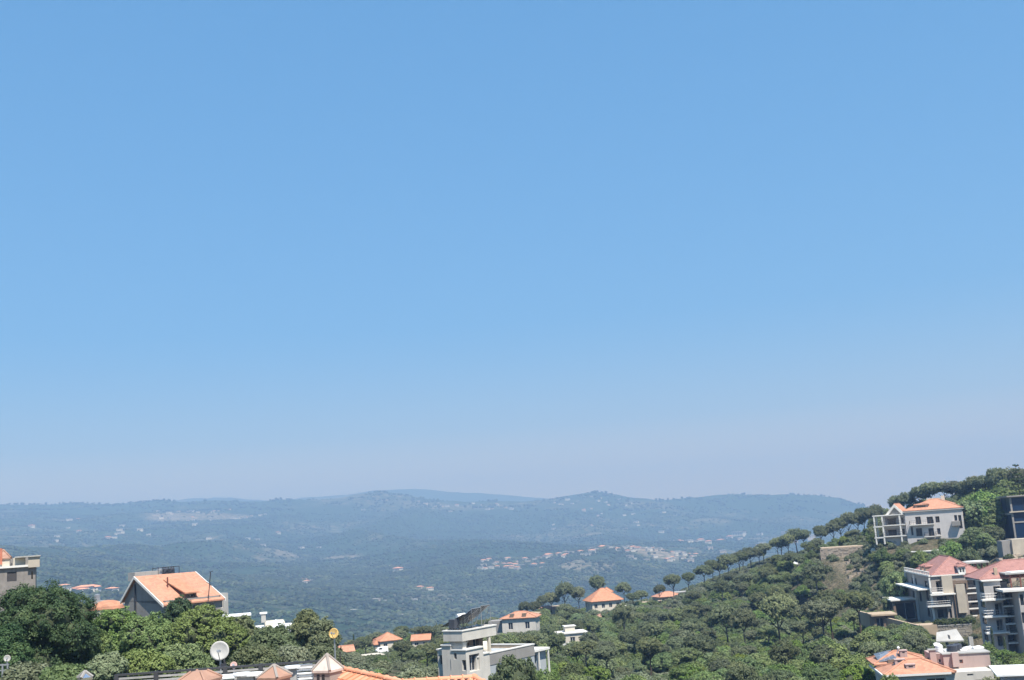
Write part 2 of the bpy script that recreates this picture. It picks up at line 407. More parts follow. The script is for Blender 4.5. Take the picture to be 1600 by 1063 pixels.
# ------------------------------------------------------------------ foliage
LEAF_OAK = leaf_mat('leaves_oak', (.085, .130, .045), (.150, .212, .072), (.235, .290, .110), .38, .32)
LEAF_PINE = leaf_mat('needles_pine', (.090, .120, .058), (.148, .178, .082), (.215, .240, .115), .35, .2)
LEAF_DARK = leaf_mat('leaves_dark', (.022, .045, .022), (.055, .095, .040), (.135, .185, .082), .15)
LEAF_OLIVE = leaf_mat('leaves_grey_green', (.11, .14, .075), (.16, .19, .105), (.22, .245, .145))
LEAF_LIME = leaf_mat('leaves_bright', (.10, .155, .030), (.155, .225, .048), (.215, .285, .075), .15)
LEAF_FAR = leaf_mat('leaves_far', (.026, .046, .028), (.050, .078, .040), (.085, .118, .055), .5, .25, .0045)
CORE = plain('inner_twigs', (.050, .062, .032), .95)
BARK = stucco('bark', (.095, .070, .052), .3, .3, 3)
BARK_GREY = stucco('bark_grey', (.16, .14, .12), .3, .3, 3)

def leaf_cards(c, nrm, size, r):
    """quads centred on c, facing nrm (with scatter)"""
    n = len(c); nrm = nrm + r.normal(0, .55, (n, 3)); nrm /= np.linalg.norm(nrm, axis=1, keepdims=True) + 1e-9
    a = np.cross(nrm, r.normal(0, 1, (n, 3))); a /= np.linalg.norm(a, axis=1, keepdims=True) + 1e-9
    b = np.cross(nrm, a)
    s = (size * r.uniform(.6, 1.35, n))[:, None]
    v = np.stack([c - a * s * .5 - b * s * .32, c + a * s * .5 - b * s * .32, c + a * s * .5 + b * s * .32, c - a * s * .5 + b * s * .32], 1).reshape(-1, 3)
    return v, np.arange(4 * n).reshape(-1, 4)
def crown_mesh(name, lobes, tufts, per, tuft_r, leaf, mat, seed, core=.72, low_cut=None, bright=None):
    """lobes: (x, y, z, rx, ry, rz). Tufts of leaves over the lobes' skins, a ragged dark twig body inside."""
    r = np.random.default_rng(seed); L = np.array(lobes, float)
    area = (L[:, 3] * L[:, 4] + L[:, 3] * L[:, 5] + L[:, 4] * L[:, 5]); pick = r.choice(len(L), tufts * 3, p=area / area.sum())
    d = r.normal(0, 1, (tufts * 3, 3)); d /= np.linalg.norm(d, axis=1, keepdims=True)
    rad = r.uniform(.86, 1.08, (tufts * 3, 1)); lump = 1 + .12 * np.sin(d[:, :1] * 5 + pick[:, None]) * np.cos(d[:, 1:2] * 6)
    p = L[pick, :3] + d * L[pick, 3:6] * rad * lump
    keep = np.ones(len(p), bool)
    for l in L: keep &= ((((p - l[:3]) / l[3:6]) ** 2).sum(1) > .70)
    if low_cut is not None: keep &= p[:, 2] > low_cut
    keep &= (d[:, 2] > -.75) | (r.random(len(d)) < .4)
    p, d = p[keep][:tufts], d[keep][:tufts]; n = len(p)
    tr = tuft_r * r.uniform(.6, 1.3, n)
    o = r.normal(0, 1, (n, per, 3)); o /= np.linalg.norm(o, axis=2, keepdims=True)
    o[..., 2] = np.where(o[..., 2] < -.35, -o[..., 2], o[..., 2])
    c = p[:, None] + o * (tr[:, None, None] * r.uniform(.45, 1.05, (n, per, 1)))
    nn = (o * .8 + d[:, None] * .5 + np.array([0, 0, .25])).reshape(-1, 3)
    v, f = leaf_cards(c.reshape(-1, 3), nn, leaf, r)
    # twig body
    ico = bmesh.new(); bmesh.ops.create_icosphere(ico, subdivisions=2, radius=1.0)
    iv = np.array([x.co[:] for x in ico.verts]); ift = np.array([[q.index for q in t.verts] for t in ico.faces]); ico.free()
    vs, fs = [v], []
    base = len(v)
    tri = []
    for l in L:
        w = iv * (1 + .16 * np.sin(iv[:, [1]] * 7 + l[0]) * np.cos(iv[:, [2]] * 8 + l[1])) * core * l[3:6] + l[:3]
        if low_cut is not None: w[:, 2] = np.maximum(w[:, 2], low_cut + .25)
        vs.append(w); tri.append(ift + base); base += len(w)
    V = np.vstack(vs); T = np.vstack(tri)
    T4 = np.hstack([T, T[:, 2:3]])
    me = bpy.data.meshes.new(name)
    nq, nt = len(f), len(T)
    me.vertices.add(len(V)); me.vertices.foreach_set('co', V.astype(np.float32).ravel())
    me.loops.add(nq * 4 + nt * 3); me.loops.foreach_set('vertex_index', np.concatenate([f.ravel(), T.ravel()]).astype(np.int32))
    me.polygons.add(nq + nt)
    me.polygons.foreach_set('loop_start', np.concatenate([np.arange(nq) * 4, nq * 4 + np.arange(nt) * 3]).astype(np.int32))
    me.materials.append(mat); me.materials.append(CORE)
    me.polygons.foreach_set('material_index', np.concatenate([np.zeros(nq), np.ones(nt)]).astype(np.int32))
    me.update(calc_edges=True)
    return me
def rand_lobes(seed, R_, H, z0, n, flat=.75, spread=.62, small=(.38, .62)):
    r = np.random.default_rng(seed); out = [(0, 0, z0 + H * .5, R_ * .72, R_ * .72, H * .5)]
    for i in range(n):
        a = 2 * math.pi * (i + r.uniform(-.3, .3)) / n; q = R_ * spread * r.uniform(.7, 1.1); s = R_ * r.uniform(*small)
        out.append((q * math.cos(a), q * math.sin(a), z0 + H * r.uniform(.28, .72), s, s * r.uniform(.85, 1.1), s * flat * r.uniform(.8, 1.15)))
    out.append((r.uniform(-.2, .2) * R_, r.uniform(-.2, .2) * R_, z0 + H * .82, R_ * .45, R_ * .45, H * .25))
    return out
def trunk_mesh(name, h, r0, limbs, mat, seed, spread=1.6, lean=0.0, top=None):
    """tapered trunk splitting into rising limbs"""
    r = random.Random(seed); b = MB(); pts = [Vector((0, 0, -1.2))]; k = 5
    for i in range(1, k + 1): pts.append(Vector((lean * h * i / k + r.uniform(-.05, .05) * h * .3, r.uniform(-.05, .05) * h * .3, h * i / k)))
    for i in range(k): b.bar(pts[i], pts[i + 1], r0 * (1 - .11 * i), 0, 7, r0 * (1 - .11 * (i + 1)))
    top = top or h * .55
    for i in range(limbs):
        a = 2 * math.pi * (i + r.uniform(-.25, .25)) / max(limbs, 1); f = pts[r.choice([k - 1, k, k])]
        m = f + Vector((math.cos(a) * spread * .45, math.sin(a) * spread * .45, top * .45))
        e = f + Vector((math.cos(a) * spread, math.sin(a) * spread, top * r.uniform(.8, 1.05)))
        b.bar(f, m, r0 * .42, 0, 5, r0 * .3); b.bar(m, e, r0 * .3, 0, 5, r0 * .13)
        for q in range(2):
            a2 = a + r.uniform(-.9, .9); b.bar(m, m + Vector((math.cos(a2) * spread * .5, math.sin(a2) * spread * .5, top * .5)), r0 * .18, 0, 4, r0 * .08)
    me_o = b.build(name, mat); me = me_o.data; bpy.data.objects.remove(me_o)
    return me

# unit kinds: built about life size, scaled a little per tree
KIND = {}
def add_kind(kind, crown, trunk): KIND.setdefault(kind, []).append((crown, trunk))
for s in range(4):      # stone pines with a flat umbrella crown
    r = random.Random(s + 40); lobes = [(0, 0, 6.6, 2.5, 2.4, 1.2)]
    for i in range(7):
        a = i * .9 + r.uniform(-.2, .2); q = r.uniform(1.3, 2.4); lobes.append((q * math.cos(a), q * math.sin(a), 6.25 + r.uniform(-.5, .5), r.uniform(.95, 1.4), r.uniform(.95, 1.4), r.uniform(.8, 1.15)))
    add_kind('umbrella_pine', crown_mesh('umbrella_crown', lobes, 260, 26, .40, .17, LEAF_PINE, 60 + s, .80, 4.75 - .35 * (s % 2)),
             trunk_mesh('umbrella_trunk', 4.4, .22, 5, BARK, s, 1.5, r.uniform(-.08, .08), 1.5))
for s in range(5):      # round bushy oaks and carobs
    add_kind('bushy_tree', crown_mesh('bushy_crown', rand_lobes(90 + s, 2.6, 3.4, .7, 6 + s % 2), 330, 24, .38, .19, LEAF_OAK, 90 + s, .78),
             trunk_mesh('bushy_trunk', 1.6, .20, 4, BARK_GREY, 20 + s, 1.2, .03, 1.6))
for s in range(3):      # taller, loose pines with visible limbs
    r = random.Random(s + 70); lobes = [(0, 0, 6.3, 1.9, 1.9, 1.2)]
    for i in range(8):
        a = i * .8; q = r.uniform(1.2, 2.6); lobes.append((q * math.cos(a), q * math.sin(a), 5.2 + r.uniform(-.7, 1.4), r.uniform(.7, 1.15), r.uniform(.7, 1.15), r.uniform(.5, .8)))
    add_kind('open_pine', crown_mesh('open_crown', lobes, 260, 24, .38, .17, LEAF_PINE, 130 + s, .62, 4.0),
             trunk_mesh('open_trunk', 4.6, .23, 7, BARK_GREY, 50 + s, 1.9, r.uniform(-.1, .1), 2.0))
for s in range(3):      # greyish scrub
    add_kind('scrub_bush', crown_mesh('scrub_crown', rand_lobes(150 + s, 1.7, 1.9, .1, 5), 170, 22, .32, .17, LEAF_OLIVE, 150 + s, .74),
             trunk_mesh('scrub_stem', .8, .10, 4, BARK_GREY, 60 + s, .9, 0, .8))
for s in range(3):      # fresh bright broadleaf
    add_kind('bright_tree', crown_mesh('bright_crown', rand_lobes(170 + s, 2.5, 3.6, .8, 7), 320, 24, .36, .20, LEAF_LIME, 170 + s, .78),
             trunk_mesh('bright_trunk', 1.8, .18, 4, BARK_GREY, 80 + s, 1.1, .02, 1.7))
for s in range(2):      # cypress
    lob = [(0, 0, 1.0 + i * .9, .75 * (1 - .085 * i), .75 * (1 - .085 * i), .8) for i in range(8)]
    add_kind('cypress', crown_mesh('cypress_crown', lob, 240, 20, .22, .13, LEAF_DARK, 190 + s, .85),
             trunk_mesh('cypress_trunk', 1.5, .12, 0, BARK, 90 + s))
TREES = []
def plant(kind, p, scale, label, cat, group, var=None, rz=None, sz=1.0):
    i = len(TREES); cr, tr = KIND[kind][(i * 7 + i // 3) % len(KIND[kind]) if var is None else var]
    rz = (i * 2.399) % 6.283 if rz is None else rz
    t = thing(kind, label, cat, p, rz, group); wx = 1 + .16 * math.sin(i * 4.7); t.scale = (scale * wx, scale * (1 + .14 * math.cos(i * 3.1)), scale * sz * (1 + .06 * math.sin(i * 9.1)))
    for nm, me in (('trunk', tr), ('crown', cr)):
        o = bpy.data.objects.new(nm, me); COL.objects.link(o); o.parent = t
    TREES.append(t); return t
# ------------------------------------------------------------------ woods
def gn_scatter(name, pts, scl, idx, meshes):
    """one stuff object: the given meshes instanced on points"""
    n = len(pts); me = bpy.data.meshes.new(name)
    me.vertices.add(n); me.vertices.foreach_set('co', np.asarray(pts, np.float32).ravel())
    for an, av, ty in (('scl', scl, 'FLOAT'), ('rot', rng.uniform(0, 6.28, n), 'FLOAT'), ('pick', idx, 'INT')):
        a = me.attributes.new(an, ty, 'POINT'); a.data.foreach_set('value', np.asarray(av, np.int32 if ty == 'INT' else np.float32))
    o = bpy.data.objects.new(name, me); COL.objects.link(o)
    g = bpy.data.node_groups.new(name + '_scatter', 'GeometryNodeTree')
    g.interface.new_socket('Geometry', in_out='INPUT', socket_type='NodeSocketGeometry')
    g.interface.new_socket('Geometry', in_out='OUTPUT', socket_type='NodeSocketGeometry')
    nd, lk = g.nodes, g.links
    gi = nd.new('NodeGroupInput'); go = nd.new('NodeGroupOutput'); iop = nd.new('GeometryNodeInstanceOnPoints')
    g2i = nd.new('GeometryNodeGeometryToInstance')
    srcs = []
    for i, m in enumerate(meshes):
        so = bpy.data.objects.new(name + '_piece', m)
        oi = nd.new('GeometryNodeObjectInfo'); oi.inputs['Object'].default_value = so; oi.inputs['As Instance'].default_value = True
        srcs.append(oi)
    for oi in reversed(srcs): lk.new(oi.outputs['Geometry'], g2i.inputs[0])
    def att(nm, ty):
        a = nd.new('GeometryNodeInputNamedAttribute'); a.data_type = ty; a.inputs['Name'].default_value = nm; return a.outputs['Attribute']
    cx = nd.new('ShaderNodeCombineXYZ'); lk.new(att('rot', 'FLOAT'), cx.inputs[2])
    lk.new(gi.outputs[0], iop.inputs['Points']); lk.new(g2i.outputs[0], iop.inputs['Instance'])
    iop.inputs['Pick Instance'].default_value = True
    lk.new(att('pick', 'INT'), iop.inputs['Instance Index']); lk.new(cx.outputs[0], iop.inputs['Rotation']); lk.new(att('scl', 'FLOAT'), iop.inputs['Scale'])
    lk.new(iop.outputs[0], go.inputs[0])
    md = o.modifiers.new('scatter', 'NODES'); md.node_group = g
    return tag(o, kind='stuff')
def blob_mesh(name, seed, mat, r_=3.0, h=3.4, sub=3, rough=.22):
    """a far tree crown: broken icosphere"""
    bm = bmesh.new(); bmesh.ops.create_icosphere(bm, subdivisions=sub, radius=1.0)
    for v in bm.verts:
        d = v.co.normalized(); k = 1 + rough * mnoise.noise(d * 2.2 + Vector((seed * 9.1, 0, 0))) * 1.6 + rough * mnoise.noise(d * 5 + Vector((0, seed * 3.3, 0)))
        v.co = Vector((d.x * r_ * k, d.y * r_ * k, h * .45 + d.z * h * .55 * k))
    me = bpy.data.meshes.new(name); bm.to_mesh(me); bm.free(); me.materials.append(mat); return me
def bare_here(x, y):
    m = np.zeros(len(x), bool)
    for (u, Yb, hw, hd, st) in BARE:
        s_ = v_to_g(u, 900.)[1]
        d = ((x / np.maximum(y, 20) - s_) / (hw / FPX)) ** 2 + ((y - Yb) / hd) ** 2
        m |= (d < 1.15) & (rng.random(len(x)) < st * 1.05)
    return m
def in_view(x, y, z, mu=120, mv=1085):
    dx = x * _F.x + y * _F.y + z * _F.z
    u = CX + FPX * (x * _RT.x + y * _RT.y + z * _RT.z) / dx; v = CY - FPX * (x * _UP.x + y * _UP.y + z * _UP.z) / dx
    return (u > -mu) & (u < 1600 + mu) & (v < mv)
# the wooded valley and far slopes, thinning into plain ground colour beyond 5 km
n = 190000
t_ = rng.random(n); Yf = np.where(rng.random(n) < .62, 1050 + 2100 * t_ ** .8, 2200 + 3400 * t_)
Sf = rng.uniform(-.52, .52, n); Xf = Sf * Yf
clump = _vnoise(Xf, Yf, 1 / 160, 41) * .5 + _vnoise(Xf, Yf, 1 / 55, 42) * .5
keep = (clump > -.37) & ~bare_here(Xf, Yf)
Xf, Yf, clump = Xf[keep], Yf[keep], clump[keep]; Zf = ground_z(Xf, Yf)
k2 = in_view(Xf, Yf, Zf); Xf, Yf, Zf, clump = Xf[k2], Yf[k2], Zf[k2], clump[k2]
k2 = slice(0, 92000); Xf, Yf, Zf, clump = Xf[k2], Yf[k2], Zf[k2], clump[k2]
Xr = rng.uniform(-.5, .5, 5200); Yr = rng.uniform(5650, 6420, 5200); Xr = Xr * Yr; kr = _vnoise(Xr, Yr, 1 / 90, 61) > .05
Xr, Yr = Xr[kr], Yr[kr]; Zr = ground_z(Xr, Yr)
Xf = np.concatenate([Xf, Xr]); Yf = np.concatenate([Yf, Yr]); Zf = np.concatenate([Zf, Zr + 1]); clump = np.concatenate([clump, np.full(len(Xr), 2.2)])
blobs = [blob_mesh('far_crown', i, LEAF_FAR, 2.6 + .3 * i, 3.6 + (i % 3), 2) for i in range(5)]
gn_scatter('valley_forest', np.stack([Xf, Yf, Zf - .6], -1), rng.uniform(.5, 1.0, len(Xf)) ** 1.3 * 1.25 * (1 + .25 * clump) * (1 + .25 * np.clip((Yf - 2500) / 2500, 0, 1)), rng.integers(0, 5, len(Xf)), blobs)

# ---- the near hillside: trees as things for the largest, the rest as one wood
LAND = [  # pixel, phrase
 (1450,825,'the white villa'),(1340,860,'the bare stone terrace'),(1470,925,'the grey apartment block'),(1575,930,'the right edge apartment block'),
 (1345,925,'the bare rocky slope'),(1450,1030,'the pink-walled house'),(945,932,'the orange hipped house'),(1040,940,'the long terracotta house'),
 (770,1020,'the solar-panelled house'),(808,965,'the orange-roofed house behind'),(885,990,'the cream flat-roofed villa'),(609,1000,'the orange roof by the path'),(658,1000,'the low orange roof'),(540,1018,'the little orange-roofed cabin'),(940,963,'the red-roofed shed'),(1582,850,'the beige retaining block')]
def near_phrase(u, v):
    b = min(LAND, key=lambda l: (l[0] - u) ** 2 + ((l[1] - v) * 1.3) ** 2)
    dx, dy = u - b[0], v - b[1]
    side = ('left of' if dx < 0 else 'right of') if abs(dx) > abs(dy) * 1.1 else ('upslope behind' if dy < 0 else 'downslope of')
    dist = math.hypot(dx, dy)
    return ('just ' if dist < 45 else 'well ' if dist > 120 else '') + side + ' ' + b[2]
KEEP_OUT = []        # (x, y, radius) of houses and open ground, filled in by the houses below
def blocked(x, y, pad=0):
    return any((x - a) ** 2 + (y - b) ** 2 < (c + pad) ** 2 for a, b, c in KEEP_OUT)
# ------------------------------------------------------------------ building kit
W_WHITE = stucco('white_plaster', (.62, .585, .53)); W_LILAC = stucco('pale_stone_cladding', (.62, .585, .57), .06, .18)
W_GREY = stucco('grey_plaster', (.30, .285, .27), .12, .3); W_STONE = stucco('grey_stone_blocks', (.27, .245, .225), .2, .3, 1.2)
W_BEIGE = stucco('beige_plaster', (.50, .44, .36)); W_TAN = stucco('tan_plaster', (.46, .36, .26)); W_BLUE = stucco('pale_blue_plaster', (.42, .45, .47), .08, .4)
W_PALE = stucco('pale_grey_render', (.47, .44, .42), .08, .25); W_TAUPE = stucco('taupe_cladding', (.34, .30, .27), .08); W_PINK = stucco('pink_plaster', (.50, .37, .335), .1, .35); W_CREAM = stucco('cream_plaster', (.66, .60, .50))
W_BROWN = stucco('brown_and_shade_plaster', (.22, .16, .12)); W_CONC = stucco('concrete', (.42, .41, .39), .15, .35); W_TRIM = stucco('white_trim', (.78, .76, .72), .05, .2)
T_ORANGE = tile_mat('orange_roof_tiles', (.60, .285, .17)); T_PINK = tile_mat('pink_roof_tiles', (.43, .22, .19)); T_SALMON = tile_mat('salmon_roof_tiles', (.60, .30, .195)); T_TERRA = tile_mat('terracotta_tiles', (.44, .26, .19))
G_DARK = plain('window_glass', (.025, .032, .045), .08, 0, .2); G_DARK.node_tree.nodes['Principled BSDF'].inputs['Specular IOR Level'].default_value = .6
G_BLUE = plain('blue_glass', (.006, .022, .06), .35, 0, .2); G_INT = plain('dim_interior', (.06, .055, .055), .8)
M_FRAME = plain('pale_frame', (.50, .49, .47), .5); M_DARK = plain('dark_metal', (.045, .045, .05), .5, .3); M_BROWNF = plain('brown_frame', (.10, .065, .05), .6)
M_WHITE = plain('white_paint', (.78, .78, .77), .5); M_STEEL = plain('galvanised_steel', (.42, .43, .45), .4, .7); M_TANK = plain('dark_water_tank', (.055, .06, .075), .5)
M_PANEL = plain('solar_panel', (.025, .03, .05), .12, 0, .2); M_RUST = plain('red_brown_metal', (.16, .06, .045), .6)
M_GRASS = leaf_mat('hedge_leaves', (.03, .05, .02), (.06, .09, .03), (.10, .13, .05), .05)

class Bld:
    def __init__(s, name, label, cat, u, v, Y, yaw, group=None):
        s.O = P(u, v, Y); s.yaw = R(yaw); s.c, s.s_ = math.cos(s.yaw), math.sin(s.yaw); s.Y = Y
        s.root = thing(name, label, cat, s.O, s.yaw, group)
    def _ray(s, u, v):
        d = P(u, v, 1.0); o = -s.O
        rot = lambda w: Vector((w.x * s.c + w.y * s.s_, -w.x * s.s_ + w.y * s.c, w.z))
        return rot(o), rot(d)
    def F(s, u, v, y=0.0):
        o, d = s._ray(u, v); t = (y - o.y) / d.y; return o.x + d.x * t, o.z + d.z * t
    def L(s, u, v, x=0.0):
        o, d = s._ray(u, v); t = (x - o.x) / d.x; return o.y + d.y * t, o.z + d.z * t
    def T(s, u, v, z=0.0):
        o, d = s._ray(u, v); t = (z - o.z) / d.z; return o.x + d.x * t, o.y + d.y * t
    def fr(s, r, y=0.0, x0=0.0, st='win'):
        u0, v0, u1, v1 = r[:4]; vm, um = (v0 + v1) / 2, (u0 + u1) / 2
        return (s.F(u0, vm, y)[0] - x0, s.F(u1, vm, y)[0] - x0, s.F(um, v1, y)[1], s.F(um, v0, y)[1], r[4] if len(r) > 4 else st)
    def lr(s, r, W, x=0.0, st='win'):
        u0, v0, u1, v1 = r[:4]; vm, um = (v0 + v1) / 2, (u0 + u1) / 2
        return (W - s.L(u0, vm, x)[0], W - s.L(u1, vm, x)[0], s.L(um, v1, x)[1], s.L(um, v0, x)[1], r[4] if len(r) > 4 else st)
    def walls(s, pts, z0, z1, mat, ops=None, name='wall', cap=True, frame=None):
        """closed outline pts (counter-clockwise), openings per edge as (s0, s1, z0, z1, style)"""
        ops = ops or {}; b = MB(); n = len(pts); frame = frame or M_FRAME
        for e in range(n):
            A, B = Vector((*pts[e], 0)), Vector((*pts[(e + 1) % n], 0)); D = B - A; Ln = D.length; D.normalize(); O = Vector((D.y, -D.x, 0))
            good = []
            for (s0, s1, a, c, st) in ops.get(e, []):
                s0, s1 = min(s0, s1), max(s0, s1); s0, s1 = max(s0, .06), min(s1, Ln - .06); a, c = max(a, z0 + .02), min(c, z1 - .05)
                if s1 - s0 < .15 or c - a < .15: continue
                if any(s0 < g[1] + .04 and s1 > g[0] - .04 and a < g[3] + .04 and c > g[2] - .04 for g in good): continue
                good.append((s0, s1, a, c, st))
            S = sorted({0, Ln, *[g[0] for g in good], *[g[1] for g in good]}); Z = sorted({z0, z1, *[g[2] for g in good], *[g[3] for g in good]})
            pt = lambda q, z, dep=0: tuple(A + D * q - O * dep + Vector((0, 0, z)))
            for i in range(len(S) - 1):
                for j in range(len(Z) - 1):
                    m, q = (S[i] + S[i + 1]) / 2, (Z[j] + Z[j + 1]) / 2
                    if any(g[0] < m < g[1] and g[2] < q < g[3] for g in good): continue
                    b.poly([pt(S[i], Z[j]), pt(S[i + 1], Z[j]), pt(S[i + 1], Z[j + 1]), pt(S[i], Z[j + 1])])
            for (s0, s1, a, c, st) in good:
                dp = {'log': 1.5, 'deep': .5, 'pan': .12}.get(st, .22)
                b.poly([pt(s0, a), pt(s1, a), pt(s1, a, dp), pt(s0, a, dp)]); b.poly([pt(s0, c, dp), pt(s1, c, dp), pt(s1, c), pt(s0, c)])
                b.poly([pt(s0, a), pt(s0, a, dp), pt(s0, c, dp), pt(s0, c)]); b.poly([pt(s1, a, dp), pt(s1, a), pt(s1, c), pt(s1, c, dp)])
                s.window(A, D, O, s0, s1, a, c, dp, st, frame, b)
        if cap:
            b.poly([(*p, z1) for p in pts])
        return b.build(name, mat, s.root)
    def window(s, A, D, O, s0, s1, a, c, dp, st, frame, wallmb):
        def bx(m, q0, q1, w0, w1, d0, d1):
            p = [A + D * q + Vector((0, 0, w)) - O * d for w in (w0, w1) for d in (d0, d1) for q in (q0, q1)]
            n = len(m.v); m.v += [tuple(x) for x in p]
            for f in ((0, 1, 5, 4), (1, 3, 7, 5), (3, 2, 6, 7), (2, 0, 4, 6), (4, 5, 7, 6), (2, 3, 1, 0)): m.f.append(tuple(n + i for i in f)); m.m.append(0)
        if st == 'log':     # loggia: back wall with a glazed door in it
            wallmb.poly([tuple(A + D * q + Vector((0, 0, z)) - O * dp) for q, z in ((s0, a), (s1, a), (s1, c), (s0, c))])
            w = s1 - s0; m = MB(); q0, q1 = s0 + w * .12, s0 + w * .72; bx(m, q0, q1, a + .02, c - .35, dp - .06, dp - .01)
            fr = m.build('window', frame, s.root); g = MB(); bx(g, q0 + .08, (q0 + q1) / 2 - .04, a + .1, c - .45, dp - .09, dp - .062); bx(g, (q0 + q1) / 2 + .04, q1 - .08, a + .1, c - .45, dp - .09, dp - .062)
            g.build('pane', G_DARK, fr); return
        t = min(.07, (s1 - s0) * .12); m = MB(); d0, d1 = dp - .09, dp - .02
        bx(m, s0, s1, c - t, c, d0, d1); bx(m, s0, s1, a, a + t, d0, d1); bx(m, s0, s0 + t, a + t, c - t, d0, d1); bx(m, s1 - t, s1, a + t, c - t, d0, d1)
        if s1 - s0 > .8 and st != 'pan': bx(m, (s0 + s1) / 2 - t * .6, (s0 + s1) / 2 + t * .6, a + t, c - t, d0, d1)
        fr = m.build('window', frame, s.root); g = MB(); bx(g, s0, s1, a, c, dp - .05, dp - .001)
        g.build('pane', G_BLUE if st == 'blue' else G_INT if st == 'pan' else G_DARK, fr)
    def box(s, name, x0, x1, y0, y1, z0, z1, mat, bevel=0, parent=None):
        return MB().box(min(x0, x1), max(x0, x1), min(y0, y1), max(y0, y1), min(z0, z1), max(z0, z1)).build(name, mat, parent or s.root, bevel=bevel)
    def roof(s, x0, x1, y0, y1, z, h, mat, over=.45, kind='hip', axis='x', name='roof', parent=None, t=.14):
        """hip or gable roof over a rectangle, with a thickness"""
        x0 -= over; x1 += over; y0 -= over; y1 += over; b = MB(); w, d = x1 - x0, y1 - y0
        ins = (d if axis == 'x' else w) / 2 if kind == 'hip' else 0
        if axis == 'x': ins = min(ins, w / 2 - .01); r0, r1 = (x0 + ins, (y0 + y1) / 2), (x1 - ins, (y0 + y1) / 2)
        else: ins = min(ins, d / 2 - .01); r0, r1 = ((x0 + x1) / 2, y0 + ins), ((x0 + x1) / 2, y1 - ins)
        for k, dz in enumerate((t, 0.0)):
            c = [(x0, y0, z + dz), (x1, y0, z + dz), (x1, y1, z + dz), (x0, y1, z + dz)]; p, q = (*r0, z + h + dz), (*r1, z + h + dz)
            fs = [[c[0], c[1], q, p], [c[1], c[2], q], [c[2], c[3], p, q], [c[3], c[0], p]] if axis == 'x' else [[c[0], c[1], p], [c[1], c[2], q, p], [c[2], c[3], q], [c[3], c[0], p, q]]
            if kind == 'gable': fs = [f for f in fs if len(f) == 4]
            for f in fs: b.poly(f if k == 0 else f[::-1])
        for a, c_ in (((x0, y0), (x1, y0)), ((x1, y0), (x1, y1)), ((x1, y1), (x0, y1)), ((x0, y1), (x0, y0))):
            if kind == 'gable' and ((axis == 'x' and a[0] == c_[0]) or (axis == 'y' and a[1] == c_[1])):
                m = ((a[0] + c_[0]) / 2, (a[1] + c_[1]) / 2)
                for p, q, zp, zq in ((a, m, z, z + h), (m, c_, z + h, z)): b.poly([(*p, zp), (*q, zq), (*q, zq + t), (*p, zp + t)], 0)
            else: b.poly([(*a, z), (*c_, z), (*c_, z + t), (*a, z + t)])
        o = b.build(name, mat, parent or s.root)
        # ridge and hip caps
        e = MB(); zz = z + t + .02
        P0, P1 = Vector((*r0, zz + h)), Vector((*r1, zz + h)); e.bar(P0, P1, .11, 0, 6)
        if kind == 'hip':
            cs = [Vector((x, y, zz)) for x, y in ((x0, y0), (x1, y0), (x1, y1), (x0, y1))]
            own = (P0, P1, P1, P0) if axis == 'x' else (P0, P0, P1, P1)
            for cc, pp in zip(cs, own): e.bar(cc, pp, .10, 0, 6)
        e.build('ridge_cap', mat, o if not parent else parent); return o
    def slab(s, x0, x1, y0, y1, z, t=.18, mat=None, rail=None, name='balcony', rh=1.0, sides='fl'):
        """projecting balcony slab with a railing along its free sides"""
        o = s.box(name, x0, x1, y0, y1, z - t, z, mat or W_TRIM)
        if rail:
            m = MB(); x0, x1, y0, y1 = min(x0, x1) + .05, max(x0, x1) - .05, min(y0, y1) + .05, max(y0, y1) - .05
            segs = []
            if 'f' in sides: segs.append(((x0, y0), (x1, y0)))
            if 'l' in sides: segs.append(((x0, y0), (x0, y1)))
            if 'r' in sides: segs.append(((x1, y0), (x1, y1)))
            for p, q in segs:
                p, q = Vector((*p, z)), Vector((*q, z)); n_ = max(2, int((q - p).length / .45))
                for zz in (rh, rh * .55, .12): m.bar(p + Vector((0, 0, zz)), q + Vector((0, 0, zz)), .025, 0, 4)
                for i in range(n_ + 1): a = p.lerp(q, i / n_); m.bar(a, a + Vector((0, 0, rh)), .022, 0, 4)
            m.build('railing', rail, o)
        return o
    def pipe(s, name, a, b, r, mat, parent=None, n=8): return MB().bar(a, b, r, 0, n).build(name, mat, parent or s.root)
def keep(u, Y, r_):
    p = on_ground(u, Y); KEEP_OUT.append((p.x, p.y, r_))
def keepw(x, y, r_): KEEP_OUT.append((x, y, r_))
def water_tank(loc, r_, h, mat, label, group=None, name='water_tank', ribs=3):
    t = thing(name, label, 'water tank', loc, 0, group)
    b = MB(); b.cyl((0, 0, 0), r_, h * .86, 0, 16); b.cyl((0, 0, h * .86), r_, h * .1, 0, 16, r_ * .55)
    for i in range(ribs): b.cyl((0, 0, h * (.15 + .25 * i)), r_ * 1.03, .05, 0, 16)
    b.build('tank_body', mat, t, smooth=False)
    MB().cyl((0, 0, h * .96), r_ * .3, .07, 0, 10).build('lid', mat, t); return t
